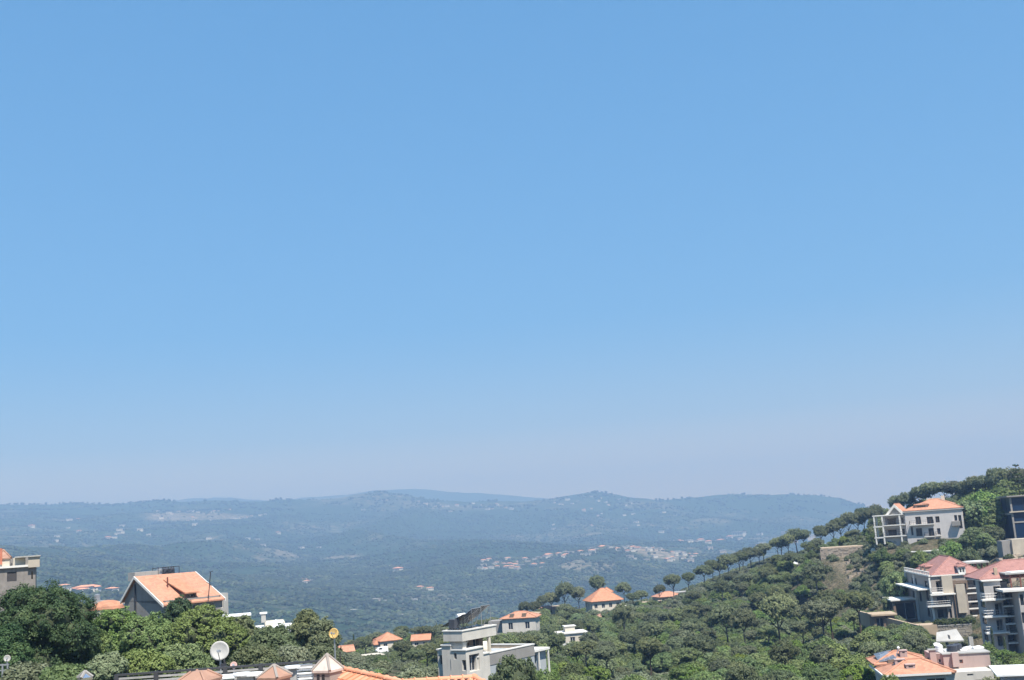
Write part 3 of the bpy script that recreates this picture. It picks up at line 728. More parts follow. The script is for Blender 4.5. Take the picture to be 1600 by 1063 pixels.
def dish(loc, r_, face, mat, label, group=None, mast=1.2, cat='satellite dish', wob=0, rib=False):
    """satellite dish: loc = centre of the bowl, face = direction it looks"""
    loc = Vector(loc); t = thing('satellite_dish', label, cat, loc, 0, group); f = Vector(face).normalized()
    u = f.orthogonal().normalized(); w = f.cross(u); b = MB(); ring = []
    K, S_ = 5, 20
    for side in (0, 1):
        for k in range(K + 1):
            rr = r_ * k / K; dep = -(1 - (k / K) ** 2) * r_ * .22 - side * .025
            for i in range(S_):
                a = 2 * math.pi * i / S_; b.v.append(tuple((u * math.cos(a) + w * math.sin(a)) * rr + f * dep))
    for side in (0, 1):
        o = side * (K + 1) * S_
        for k in range(K):
            for i in range(S_):
                j = (i + 1) % S_; q = (o + k * S_ + i, o + k * S_ + j, o + (k + 1) * S_ + j, o + (k + 1) * S_ + i)
                b.f.append(q if side == 0 else q[::-1]); b.m.append(0)
    for i in range(S_):
        j = (i + 1) % S_; b.f.append((K * S_ + i, K * S_ + j, (2 * K + 1) * S_ + j, (2 * K + 1) * S_ + i)); b.m.append(0)
    b.build('reflector', mat, t, smooth=True)
    tip = f * r_ * .95 + Vector((0, 0, -.05)) * r_
    a = MB(); low = -f * r_ * .05 - Vector((0, 0, 1)) * r_ * .95; a.bar(low, tip, .018, 0, 5); a.build('feed_arm', M_STEEL, t)
    MB().bar(tip - f * .02, tip - f * (.04 + r_ * .2), .04 + .03 * r_, 0, 8).build('feed_horn', M_STEEL, t)
    m = MB(); bk = -f * (r_ * .3); m.bar(bk, -f * r_ * .18, .045, 0, 6); m.bar(bk, Vector((bk.x, bk.y, -r_ * .2 - mast)), .035, 0, 6); m.build('mast', M_STEEL, t)
    return t
# ------------------------------------------------------------------ right hillside buildings
# white four-storey house
w = Bld('villa', 'white four-storey house with orange hipped roof and white gable on the right hillside', 'house', 1420, 858, 300, -26)
keepw(w.O.x + 4, w.O.y + 2, 10); keepw(w.O.x + 11, w.O.y + 1, 10); keepw(w.O.x - 3, w.O.y + 4, 8)
XR = w.F(1507, 830)[0]; ZT = w.F(1420, 799)[1]; DW = 12.0
front = [w.fr(r, 0, 0) for r in [(1430.5,807.6,1439,820),(1448.3,807.6,1458,820),(1461.5,807,1468,816.6),(1491,805,1495.5,814),(1498,805,1503,826),(1431.4,825.5,1441,838),(1451,825.5,1459.6,838),(1464.3,825.5,1469.5,835),(1433.3,843,1442.7,856),(1452.6,843,1461.5,856),(1466,843,1471,855),(1423.5,823.6,1426.8,836.8)]]
w.walls([(0, 0), (XR, 0), (XR, DW), (0, DW)], -4, ZT, W_LILAC, {0: front}, frame=M_BROWNF)
w.roof(0, XR, 0, DW, ZT, 2.5, T_SALMON, .35)
w.box('cornice', -.3, XR + .3, -.3, DW + .3, ZT - .25, ZT - .004, W_TRIM)
for (u0, u1, v) in ((1422, 1460, 821), (1445, 1461, 839), (1463, 1470.5, 837.5)):
    a, z = w.F(u0, v); b_, _ = w.F(u1, v); w.slab(a, b_, -1.1, -.004, z + .1, .2, W_TRIM, M_DARK, sides='flr')
a, z = w.F(1488, 822); b_, z2 = w.F(1500, 814); w.box('grey_balcony_box', a, b_, -1.0, -.004, z, z2, W_GREY)
# dormer
a, z = w.F(1430, 796.5, 1.5); dx = 3.2
d_ = w.box('dormer', a, a + dx, 1.2, 4.2, ZT - .1, ZT + 1.35, W_BEIGE); w.roof(a, a + dx, 1.2, 4.4, ZT + 1.35, .25, T_SALMON, .25, 'hip', 'x', 'dormer_roof', d_)
w.box('dormer_window', a + .6, a + dx - .6, 1.12, 1.196, ZT + .45, ZT + 1.15, G_DARK, parent=d_)
w.box('chimney', XR * .62, XR * .62 + .8, DW * .55, DW * .55 + .8, ZT + 1.2, ZT + 3.4, W_CREAM); w.box('roof_parapet', XR * .35, XR * .6, DW * .62, DW * .62 + .3, ZT + 1.6, ZT + 2.9, W_CREAM)
# gable wing on its left with verandas
XL = w.F(1381, 830, 1)[0]; XV = w.F(1366.5, 830, 1)[0]; ZB = w.F(1400, 840, 1)[1]; ZC = w.F(1400, 804.5, 1)[1]
wing = [w.fr(r, 1, XL, 'deep') for r in [(1383,808.6,1404.5,821.3,'log'),(1384,826,1406,838.5,'log'),(1408.4,809,1412,817.5),(1409.9,826.4,1414,835)]]
w.walls([(XL, 1), (-.004, 1), (-.004, DW - 1), (XL, DW - 1)], -4, ZC, W_LILAC, {0: wing}, 'wing_wall', frame=M_BROWNF)
w.box('canopy', XV, -.3, -.2, 4, ZC - .12, ZC + .12, W_TRIM)
gx0, gx1 = w.F(1384, 802, .6)[0], -.2; gm = (gx0 + gx1) / 2; GH = w.F(1399, 788, .6)[1] - ZC
MB().prism([(gx0 + .5, 1.05, ZC + .1), (gx1 - .5, 1.05, ZC + .1), (gm, 1.05, ZC + GH - .3)], .3, 0, (0, 1, 0)).build('gable_wall', W_GREY, w.root)
m = MB()
for p, q in (((gx0 - .2, ZC + .12), (gm, ZC + GH)), ((gm, ZC + GH), (gx1 + .2, ZC + .12))):
    m.prism([(p[0], .55, p[1]), (q[0], .55, q[1]), (q[0], .55, q[1] - .75), (p[0] + (.8 if p[0] < gm else 0), .55, p[1] - (0 if p[0] < gm else .75))] if p[0] < gm else [(p[0], .55, p[1]), (q[0], .55, q[1]), (q[0] - .8, .55, q[1]), (p[0], .55, p[1] - .75)], .5, 0, (0, 1, 0))
m.build('bargeboard', W_TRIM, w.root)
w.roof(gx0, gx1, 1.1, DW - 1, ZC + .12, GH - .15, T_SALMON, .1, 'gable', 'y', 'wing_roof')
for lev, vv in ((0, 822.3), (1, 839.5)):
    z = w.F(1374, vv, 1)[1]; w.slab(XV, XL - .004, -.2, 4, z, .3, W_TRIM, M_DARK, 'veranda', 1.0)
    w.slab(XL, -.1, -.2, .996, z + .15, .25, W_TRIM, M_DARK, 'balcony', 1.0, 'f')
for xx in (XV + .2, XL - .1, w.F(1405.5, 820, -.1)[0]):
    w.box('column', xx, xx + .35, -.15, .2, ZB - 1.5, ZC - .12, W_TRIM)
w.box('back_column', XV + .2, XV + .55, 3.5, 3.85, ZB - 2, ZC - .12, W_TRIM)
# terrace in front of the house
tw = Bld('terrace_wall', 'beige retaining wall with pale coping below the white four-storey house', 'wall', 1424, 866, 288, -26)
x1 = tw.F(1470, 862)[0]; tw.walls([(0, 0), (x1, 0), (x1, 6), (0, 6)], -5, .4, W_BEIGE, {}, 'wall'); tw.box('coping', -.15, x1 + .15, -.15, 6, .404, .62, W_TRIM); keepw(tw.O.x + 4, tw.O.y, 6)
# pale boulders left of it
for i, (u, v, r_) in enumerate([(1366, 846, .9), (1374, 846, 1.1), (1382, 846, .8)]):
    p = on_ground(u, 306); p.z += .35; bm = bmesh.new(); bmesh.ops.create_icosphere(bm, subdivisions=3, radius=r_)
    for q in bm.verts: q.co *= 1 + .25 * mnoise.noise(q.co * .9 + Vector((i * 7, 0, 0))); q.co.z *= .8
    me = bpy.data.meshes.new('boulder'); bm.to_mesh(me); bm.free(); me.materials.append(W_CREAM); o = bpy.data.objects.new('boulder', me); COL.objects.link(o); o.location = p
    tag(o, ['small pale boulder at the left end beside the veranda of the white house', 'largest pale boulder below the veranda of the white house', 'pale boulder nearest the gable wing of the white house'][i], 'boulder', 'pale boulders by the white house')

# grey apartment block with the pink roof
a_ = Bld('apartment_block', 'grey apartment block with pink hipped roof, parapet and tall beige lift panel', 'apartment block', 1462, 969, 235, -7)
AX = a_.F(1513, 940)[0]; AW = a_.L(1419, 925)[0]; AZ = a_.F(1462, 901)[1]
for t_ in (.15, .5, .85): keepw(a_.O.x + 3, a_.O.y + AW * t_, 8); keepw(a_.O.x + 9, a_.O.y + AW * t_ * .8, 8)
lf = [a_.lr(r, AW, 0) for r in [(1424.7,903,1428.2,916.5),(1429,903.5,1432.6,917),(1445,908,1449,919),(1449.6,908,1453.5,919),(1447,921,1450.5,938),(1426,924,1430.5,937),(1449.5,951,1453,964),(1455.5,953.5,1458,966),(1428,946,1433,957),(1453.5,928,1456.5,942),(1436.5,925,1440,940)]]
ff = [a_.fr(r, 0, 0) for r in [(1463,908,1471.5,925.5,'log'),(1464,931,1481,944,'log'),(1465,951,1481,966,'log'),(1484,952,1487.5,966,'deep')]]
a_.walls([(0, 0), (AX, 0), (AX, AW), (0, AW)], -3, AZ, W_TAUPE, {0: ff, 3: lf}, frame=M_DARK)
aX2 = a_.F(1472, 920)[0]; aX3 = a_.F(1488.5, 920)[0]; aX4 = a_.F(1512, 920)[0]
zB = a_.F(1480, 927)[1]
a_.box('front_panel', aX2, aX3, -.6, -.004, zB, AZ + .1, W_BEIGE)
a_.box('dark_frame', aX3 + .02, aX3 + .65, -.5, -.004, zB - 5.5, a_.F(1490, 907)[1], W_BROWN); a_.box('dark_frame', aX3 + .66, aX4, -.5, -.004, a_.F(1500, 911.5)[1], a_.F(1500, 907)[1] + .002, W_BROWN); a_.box('dark_frame', aX4 - .3, aX4 - .004, -.48, -.008, a_.F(1511, 920)[1], a_.F(1500, 911.6)[1], W_BROWN)
a_.box('lift_panel', a_.F(1495, 930, -.9)[0], a_.F(1509, 930, -.9)[0], -.95, -.004, a_.F(1503, 958, -.9)[1], a_.F(1503, 912.8, -.9)[1], W_BEIGE)
zs = a_.F(1470, 928, -1)[1]; a_.slab(a_.F(1453, 928, -1)[0], aX3 + .1, -1.6, -.604, zs, .25, W_TRIM, None); 
for v in (946.5,): a_.slab(-1.4, a_.F(1484, v)[0], -1.2, -.004, a_.F(1470, v, -1)[1], .2, W_TRIM, M_STEEL, rh=.9, sides='flr')
a_.slab(-.3, aX2 - .02, -1.0, -.004, a_.F(1467, 926, -1)[1], .2, W_TRIM, M_STEEL, rh=.9)
# left-side canopies
y0, z = a_.L(1437, 921.5, -2.0); y1, _ = a_.L(1414, 917, -2.0); a_.box('canopy', -2.6, -.004, y0 - 1, AW + 1.5, z - .1, z + .15, W_TRIM)
z = a_.L(1420, 938, -2.0)[1]; a_.box('canopy', -5.5, -.004, AW - 9, AW + 1, z - .12, z + .14, W_TRIM); a_.walls([(-5.0, AW - 8.5), (-.01, AW - 8.5), (-.01, AW), (-5.0, AW)], -3, z - .125, W_BROWN, {0: [(.5, 4.4, -1, z - .6, 'deep')], 3: [(1, 7, -.5, z - .6, 'deep')]}, 'garage_wall')
for yy in (AW * .62, AW * .995, .05): a_.box('pilaster', -.35, -.004, yy, yy + .5, -3, AZ - .2, W_TRIM)
# parapet with openings along the left side
a_.box('parapet_base', -.35, .1, 0, AW + .1, AZ, AZ + .25, W_TRIM); a_.box('parapet_base', .104, AX, -.3, .1, AZ, AZ + .22, W_TRIM)
m = MB()
for i in range(16): yy = .3 + (AW - .6) * i / 15; m.box(-.3, -.1, yy, yy + .16, AZ + .25, AZ + .85)
m.box(-.34, -.06, 0, AW, AZ + .85, AZ + .97); o = m.build('parapet_rail', W_TRIM, a_.root)
a_.roof(.6, AX + 3.5, .6, AW * .78, AZ + .1, a_.F(1487, 869, 8)[1] - AZ - .2, T_PINK, .3, 'hip', 'y' if AW > AX + 3 else 'x')
# dormers: one facing front, two on the left slope
dx0, dz0 = a_.F(1498, 896, .2); dx1, dz1 = a_.F(1508, 885.5, .2)
d_ = a_.walls([(dx0, .2), (dx1, .2), (dx1, 3.2), (dx0, 3.2)], AZ + .2, dz1, W_TRIM, {0: [(.25, (dx1 - dx0) / 2 - .1, AZ + .5, dz1 - .25, 'deep'), ((dx1 - dx0) / 2 + .1, dx1 - dx0 - .25, AZ + .5, dz1 - .25, 'deep')]}, 'dormer')
a_.roof(dx0, dx1, .2, 3.6, dz1, .5, T_PINK, .25, 'hip', 'y', 'dormer_roof')
for yy in (AW * .35, AW * .5):
    q = a_.box('dormer', 1.0, 3.0, yy, yy + 1.5, AZ + .6, AZ + 1.5, W_TAN); a_.roof(1.0, 3.0, yy, yy + 1.5, AZ + 1.5, .35, T_PINK, .2, 'hip', 'x', 'dormer_roof', q)
# right part of the block with stepped balconies and a pergola on the roof
RX0, RX1 = AX + .004, a_.F(1531, 940, 3)[0]
a_.walls([(RX0, 3), (RX1, 3), (RX1, AW), (RX0, AW)], -3, AZ - .6, W_PINK if False else W_TAUPE, {0: [a_.fr(r, 3, RX0) for r in [(1521,907,1527,915),(1517,936,1528,945,'log'),(1514,955,1519,962,'deep')]]}, 'side_wall', frame=M_DARK)
for v in (901, 915, 923, 936, 947, 958.5): z = a_.F(1520, v + 3, 2)[1]; a_.slab(RX0, RX1 + .5, 1.2, 2.996, z, .22, W_TRIM, M_DARK if v in (915, 936) else None, rh=.8, sides='f')
pz = a_.F(1525, 880, 5)[1]; pgx0, pgx1 = a_.F(1508, 880, 4)[0], a_.F(1545, 880, 4)[0]
pr = a_.box('pergola_roof', pgx0, pgx1, 3.6, 9, pz, pz + .3, W_CONC); a_.box('pergola_cover', pgx0 + .8, pgx1 - .6, 4.4, 8.4, pz + .304, pz + .38, M_WHITE)
for f in (.12, .4, .9): 
    for yy in (3.9, 8.4): xx = pgx0 + (pgx1 - pgx0) * f; a_.box('pergola_post', xx, xx + .3, yy, yy + .3, AZ - .6, pz - .004, M_RUST)
# hedge on the retaining wall
hx0, hz = a_.F(1461, 975, -4); hx1, _ = a_.F(1516, 975, -4); hz1 = a_.F(1480, 968, -4)[1]

# apartment block at the right edge
b_ = Bld('apartment_block', 'pale apartment block with pink hipped roof, balconies and pergola cut by the right edge', 'apartment block', 1551, 1022, 195, -8)
BX = b_.F(1568, 950)[0]; BW = b_.L(1529, 950)[0]; BZ = b_.F(1551, 908)[1]
for dx_ in (2, 8, 14, 20): keepw(b_.O.x + dx_, b_.O.y + 5, 8)
for dx_ in (-4, 2, 8): keepw(b_.O.x + dx_, b_.O.y - 5, 3.6)
lw = [b_.lr(r, BW) for r in [(1529.5,909.5,1537,926),(1539.8,911,1547,928),(1531.7,935,1539,949.5),(1542,937,1549.5,952.5),(1534.6,959,1541.5,975.6),(1545,964,1551,979),(1537.5,985,1544,1001)]]
fw = [b_.fr(r) for r in [(1553,916,1566,935,'log'),(1555,942,1567,961,'log'),(1557.5,968,1567.5,985,'log'),(1559,993,1568,1010,'log')]]
b_.walls([(0, 0), (BX, 0), (BX, BW), (0, BW)], -2, BZ, W_PALE, {0: fw, 3: lw}, frame=M_DARK)
for v in (936, 962.5, 988): z = b_.F(1560, v, -1)[1]; b_.slab(-.8, BX + .2, -1.3, -.004, z, .22, W_TRIM, M_STEEL, rh=.95, sides='flr')
for r in lw[:6]:
    pass
# recessed wall and the next wing to the right
RX = b_.F(1590, 950, -2.5)[0]; EX = BX + 17
b_.walls([(BX + .004, 2.0), (RX, 2.0), (RX, BW), (BX + .004, BW)], -2, BZ - .4, W_TAUPE, {0: [(.6, 1.8, 1, 3, 'win'), (.6, 1.8, 4.2, 6.1, 'win'), (.6, 1.8, 7.3, 9.2, 'win')]}, 'recess_wall', frame=M_DARK)
for v in (915, 930, 942, 958, 970, 985, 1000): z = b_.F(1580, v + 4, 0)[1]; b_.slab(BX + .01, RX - .004, -.2 - .3 * (v % 2), 1.996, z, .22, W_TRIM, M_DARK if v in (930, 958, 985) else None, rh=.8, sides='f')
rw = [b_.fr(r, -4.0, RX) for r in [(1594,929,1599.5,946),(1596,957,1602,974),(1599,984,1605,1001)]]
b_.walls([(RX + .004, -4.0), (EX, -4.0), (EX, BW), (RX + .004, BW)], -3, BZ - 1.6, W_PALE, {0: rw}, 'wing_wall', frame=M_DARK)
b_.box('roof_slab', RX - 2.4, EX, -4.5, 1.9, BZ - 1.59, BZ - 1.25, W_TRIM)
b_.box('cornice', -.3, BX + .3, -.35, BW + .3, BZ + .002, BZ + .2, W_TRIM)
b_.roof(0, EX - 2, 1.2, BW + 6, BZ + .2, b_.F(1597, 874, 7)[1] - BZ - .3, T_PINK, .4)
pz = b_.F(1580, 897, 0)[1]; px0 = b_.F(1567, 897, 0)[0]
b_.box('pergola_roof', px0, EX, -1.5, 2.5, pz, pz + .25, W_CONC); b_.box('pergola_cover', px0 + 1, EX, -1.2, 2.2, pz + .254, pz + .34, M_WHITE)
for xx in (px0 + .7, px0 + 2.2, px0 + 5): b_.box('pergola_post', xx, xx + .2, -1.2, -1.0, BZ - 1.2, pz - .004, M_RUST)
c0 = b_.box('chimney', 2.4, 2.9, 1.8, 2.3, BZ + .5, BZ + 2.0, W_TAN)

# stone retaining wall below the grey block
rw_ = Bld('retaining_wall', 'rough stone retaining wall with hedge on top below the grey apartment block', 'wall', 1467, 1004, 222, -7)
rx1 = rw_.F(1520, 990)[0]; rz1 = rw_.F(1467, 978.5)[1]; ry1 = rw_.L(1402, 975)[0]
ry1 = min(max(ry1, 12), 30)
rw_.walls([(0, .12), (rx1, .12), (rx1, 4), (0, 4)], -3, rz1 - .05, W_STONE)
rw_.walls([(-3.2, 0), (0, -.3), (0, 4), (-3.2, 4)], -3, rz1 + .3, W_TAN, {}, 'pier')
m = MB(); r = random.Random(4); zz = -1.0
while zz < rz1 - .15:
    h_ = r.uniform(.35, .62); xx = 0.02
    while xx < rx1 - .2:
        L_ = r.uniform(.4, 1.0); d_ = r.uniform(.02, .10); L_ = min(L_, rx1 - xx)
        g = .035; p = [(xx + g + r.uniform(0, .07), zz + g + r.uniform(0, .06)), (xx + L_ - g - r.uniform(0, .07), zz + g + r.uniform(0, .08)), (xx + L_ - g, zz + h_ - g - r.uniform(0, .08)), (xx + g + r.uniform(0, .09), zz + h_ - g)]
        m.prism([(q[0], .12 - d_, min(q[1], rz1)) for q in p], d_ + .02, 0, (0, 1, 0)); xx += L_
    zz += h_
tag(m.build('stones', stucco('field_stones', (.33, .30, .25), .35, .2, 1.6), rw_.root), kind='stuff')
rw_.box('coping', -.1, rx1, -.02, .6, rz1 - .04, rz1 + .15, W_CONC)
# long tan wall running back to the left
q0, q1 = Vector((-3.2, 0, 0)), Vector((-11.5, 17, 0)); dd = (q1 - q0).normalized(); nn = Vector((-dd.y, dd.x, 0))
m = MB(); m.prism([tuple(q0 + Vector((0, 0, -4))), tuple(q1 + Vector((0, 0, -2))), tuple(q1 + Vector((0, 0, rz1 + 2.2))), tuple(q0 + Vector((0, 0, rz1 + .3)))], .5, 0, tuple(-nn)); m.build('side_wall', W_TAN, rw_.root)
m = MB(); 
hd = crown_mesh('hedge_mesh', [(i * .62, 0, .45, .7, .6, .55) for i in range(int(rx1 / .62) + 1)], 260, 22, .18, .15, M_GRASS, 5, .9)
ho_ = bpy.data.objects.new('hedge', hd); COL.objects.link(ho_); ho_.location = rw_.root.matrix_world @ Vector((0, 0, 0)) if False else rw_.O + Vector((0, 0, rz1 + .1)); ho_.rotation_euler = (0, 0, R(-7)); ho_.location += Vector((.3, .5, 0))
tag(ho_, 'clipped green hedge along the top of the stone retaining wall', 'hedge')
keepw(rw_.O.x + 1, rw_.O.y + 1, 3.4); keepw(rw_.O.x + 5, rw_.O.y, 3.4); keepw(rw_.O.x - 6, rw_.O.y + 8, 3)

# low tan-roofed garage left of the wall
g_ = Bld('garage', 'low garage with flat tan roof left of the stone retaining wall', 'garage', 1366, 975, 232, -7)
gx = g_.F(1399, 972)[0]; gh = g_.F(1380, 962)[1]
g_.walls([(0, 0), (gx, 0), (gx, 5), (0, 5)], -3, gh, W_BROWN, {0: [(.5, gx * .45, -1, gh - .4, 'deep'), (gx * .55, gx - .5, -1, gh - .4, 'deep')]}); g_.box('roof', -.5, gx + .4, -.7, 5.6, gh + .003, gh + .3, W_TAN); keepw(g_.O.x + 2, g_.O.y + 2, 5)
# grey sloping concrete slab and pale rubble below the blocks
s_ = Bld('concrete_slab', 'tilted grey concrete slab lying above the roof of the pink-walled house', 'slab', 1463, 1004, 178, -7)
x1, _ = s_.F(1505, 1000); MB().prism([(0, 0, 0), (x1, -.5, 0), (x1 - .2, 2.6, 1.35), (.8, 2.8, 1.0)], .18).build('slab_surface', W_CONC, s_.root); s_.box('joint_strip', x1 * .52, x1 * .52 + .1, .1, 2.4, .4, .9, W_STONE); keepw(s_.O.x + 2, s_.O.y, 4)
r = random.Random(8); m = MB()
for i in range(210):
    u, Y = r.uniform(1500, 1562), r.uniform(150, 186); p = on_ground(u, Y); q = r.uniform(.2, .7)
    m.prism([tuple(p + Vector((r.uniform(.6, 1) * q * math.cos(a), r.uniform(.6, 1) * q * math.sin(a), -.2))) for a in (0, 1.2, 2.5, 3.8, 5.1)], q * r.uniform(.5, 1.1))
tag(m.build('rubble', stucco('pale_rubble', (.48, .44, .38), .25, .2, 2)), kind='stuff')
for i, (u, v) in enumerate([(1519.5, 984)]):
    p = on_ground(u, 182); t = thing('concrete_post', 'upright broken concrete post standing in the pale rubble', 'post', p); MB().prism([(-.3, -.3, 0), (.35, -.25, 0), (.2, .3, 0), (-.25, .25, 0)], 2.9).build('shaft', W_CONC, t.parent or t); MB().box(-.7, .7, -.5, .5, -.4, .25).build('footing', W_CONC, t)

# blue-glazed building and beige block at the right edge
gl = Bld('glass_building', 'dark blue glazed building cut by the right edge above the beige retaining block', 'building', 1587, 850, 285, -8)
ex = 14; z1 = gl.F(1590, 776)[1]
gl.walls([(0, 0), (ex, 0), (ex, 9), (0, 9)], -1, z1, W_GREY, {0: [(.4, 5.6, .3, z1 * .44, 'blue'), (.4, 5.6, z1 * .47, z1 * .66, 'blue'), (.4, 5.6, z1 * .69, z1 - .2, 'blue')], 3: [(.5, 8.4, .3, z1 * .62, 'blue'), (.5, 8.4, z1 * .66, z1 - .2, 'blue')]}, frame=M_DARK)
gl.box('roof_slab', -.8, ex, -.8, 9.5, z1 + .004, z1 + .3, W_GREY); gl.box('floor_band', -.5, ex, -.5, -.004, z1 * .665, z1 * .69, W_BEIGE)
keepw(gl.O.x + 4, gl.O.y + 4, 8)
bb = Bld('retaining_block', 'beige plastered block below the blue-glazed building at the right edge', 'wall', 1568, 861, 262, -8)
bx1 = 12; bz = bb.F(1590, 842.5)[1]; bb.walls([(0, .6), (2.0, .6), (2.0, 5), (0, 5)], -3, bz - .25, W_GREY, {}, 'wall'); bb.walls([(2.004, 0), (bx1, 0), (bx1, 5), (2.004, 5)], -3, bz, W_BEIGE, {}, 'wall'); keepw(bb.O.x + 3, bb.O.y + 2, 6); keepw(bb.O.x - 3, bb.O.y - 10, 5); keepw(bb.O.x + 4, bb.O.y - 10, 6)
m = MB(); r = random.Random(5)
for i in range(170):
    u, Y = r.uniform(1522, 1612), r.uniform(243, 262); p = on_ground(u, Y); q = r.uniform(.25, 1.0)
    m.prism([tuple(p + Vector((r.uniform(.6, 1) * q * 1.4 * math.cos(a), r.uniform(.6, 1) * q * math.sin(a), -.3))) for a in (0, 1.2, 2.5, 3.8, 5.1)], q * r.uniform(.5, 1.2))
tag(m.build('rocks', stucco('pale_pink_rocks', (.50, .41, .33), .25, .2, 2)), kind='stuff')

# stone terrace with dry wall by the umbrella pines
st = Bld('stone_terrace', 'bare stone terrace with a dry stone wall below the row of umbrella pines', 'terrace', 1283, 876, 326, -12)
x1 = st.F(1352, 868)[0]; zt = st.F(1283, 858)[1]
st.walls([(0, 0), (x1, 0), (x1 + 4, 9), (3, 9)], -3, zt, stucco('dry_stone', (.34, .29, .24), .3, .3, 1.5), {}, 'wall'); st.box('ground_top', .4, x1 - .2, .4, 8.5, zt + .004, zt + .2, W_TAN)
m = MB(); r = random.Random(9)
for i in range(150): xx, zz, q = r.uniform(.2, x1 - .6), r.uniform(-1.5, zt - .1), r.uniform(.2, .45); m.prism([(xx, -.12, zz), (xx + q * 1.5, -.12, zz + .03), (xx + q * 1.4, -.12, zz + q * .8), (xx + .05, -.12, zz + q * .7)], .14, 0, (0, 1, 0))
tag(m.build('stones', stucco('dry_stones', (.42, .37, .31), .3, .2, 2), st.root), kind='stuff'); keepw(st.O.x + x1 / 2, st.O.y + 3, 6); keepw(st.O.x + 2, st.O.y + 3, 5); keepw(st.O.x + x1 - 1, st.O.y + 1, 5)
for i, (u, v, lab) in enumerate([(1249, 880, 'white parked car on the hillside track left of the bare stone terrace'), (1257, 879, 'second white parked car nearest the bare stone terrace')]):
    p = on_ground(u, 345); keepw(p.x, p.y, 2.2); keepw(p.x - 1, p.y - 5, 3)
    t = thing('parked_car', lab, 'car', p + Vector((0, 0, .1)), R(20 + 12 * i), 'white cars by the stone terrace')
    prof = [(-2.1, .35), (-2.1, .8), (-1.5, .95), (-.9, 1.45), (.7, 1.45), (1.3, .95), (2.05, .85), (2.15, .35)]
    MB().prism([(x_, -.85, z_) for x_, z_ in prof], 1.7, 0, (0, 1, 0)).build('body', M_WHITE, t, bevel=.06)
    MB().prism([(-1.0, -.87, 1.0), (-.75, -.87, 1.36), (.55, -.87, 1.36), (1.0, -.87, 1.0)], 1.74, 0, (0, 1, 0)).build('side_windows', G_DARK, t)
    for wx in (-1.3, 1.3):
        for wy in (-.86, .62): MB().bar((wx, wy, .32), (wx, wy + .24, .32), .32, 0, 12).build('wheel', M_DARK, t)

# pink-walled house with chimneys at lower right
k_ = Bld('house', 'orange-roofed house with pink roof block, chimneys and solar panel at the lower right', 'house', 1389, 1075, 128, -8)
zp = k_.F(1389, 1056)[1]; KX = k_.F(1552, 1050)[0]; KW = k_.L(1367, 1040)[0]; KW = max(9, min(KW, 14))
for i in range(4): keepw(k_.O.x + 1 + i * 3.2, k_.O.y + 5, 5.2)
zpar = k_.F(1520, 1048)[1]
k_.walls([(0, 0), (KX, 0), (KX, KW), (0, KW)], -2, zp, W_WHITE, {0: [k_.fr(r, 0, 0) for r in [(1449,1060,1479,1082,'deep'),(1511,1053,1521,1056),(1525,1062,1545,1080,'deep')]], 3: [(KW - 4.4, KW - 3.4, -1.4, -.3, 'win'), (KW - 2.6, KW - 1.6, -1.4, -.3, 'win'), (KW - 7, KW - 6, -1.4, -.3, 'win')]})
k_.box('gutter', -.5, KX * .6, -.45, -.3, zp - .1, zp + .12, W_TRIM); k_.box('gutter', -.55, -.4, -.45, KW + .4, zp - .11, zp + .11, W_TRIM)
k_.roof(-.1, KX * .62, -.1, KW * .58, zp + .005, 1.15, T_SALMON, .3); k_.roof(-.3, KX * .5, KW * .62, KW + 1.5, zp + .45, 1.0, T_SALMON, .3)
k_.box('step_wall', 1.0, KX * .5, KW * .585, KW * .61, zp + .2, zp + 1.0, W_BROWN)
bx0, bz0 = k_.F(1476, 1045, KW * .35); bx1, _ = k_.F(1549, 1045, KW * .35); bz1 = k_.F(1500, 1022, KW * .35)[1]; yb = KW * .35
k_.walls([(bx0, yb), (bx1, yb), (bx1, yb + 4.6), (bx0, yb + 4.6)], zp + .01, bz1, W_PINK, {0: [(.8, 2.0, zp + .5, bz1 - .6, 'pan')]}, 'roof_block', frame=M_RUST)
k_.box('block_coping', bx0 - .1, bx1 + .1, yb - .12, yb + 4.7, bz1 + .003, bz1 + .12, W_CONC)
tx0 = k_.F(1453, 1025, yb + 1.4)[0]; k_.walls([(tx0, yb + 1.4), (bx0 - .01, yb + .5), (bx0 - .01, yb + 4.5), (tx0, yb + 4.5)], zp + .01, bz1 + .05, W_PINK, {0: [(.9, 1.25, zp + .6, bz1 - .5, 'pan')]}, 'stair_wall')
k_.box('chimney', tx0 - .1, tx0 + .55, yb + .7, yb + 1.3, zp + .2, bz1 + .45, W_PINK); k_.box('chimney_cap', tx0 - .25, tx0 + .7, yb + .6, yb + 1.4, bz1 + .454, bz1 + .56, W_CONC)
q = k_.F(1488, 1030, yb - .5)[0]; k_.box('chimney', q, q + .7, yb - .55, yb - .004, zp + .2, bz1 + .2, W_PINK)
for (u0, v0, u1, v1, yy) in ((1399.5, 1031, 1413.5, 1043, 2.2), (1417, 1039, 1430, 1051, .6), (1407, 1017, 1417, 1027, KW * .72)):
    x0, z0 = k_.F(u0, v1, yy); x1, z1_ = k_.F(u1, v0, yy); z0 = max(z0, zp)
    c = k_.box('chimney', x0, x1, yy, yy + .75, z0 - .3, z1_, W_PINK); k_.box('flue_gap', x0 + .25, x1 - .25, yy - .01, yy + .1, z1_ - .22, z1_ - .1, M_DARK, parent=c); k_.box('chimney_cap', x0 - .06, x1 + .06, yy - .06, yy + .81, z1_ + .002, z1_ + .08, W_PINK, parent=c)
sx, sy = k_.T(1380, 1029, zp + 1.0)
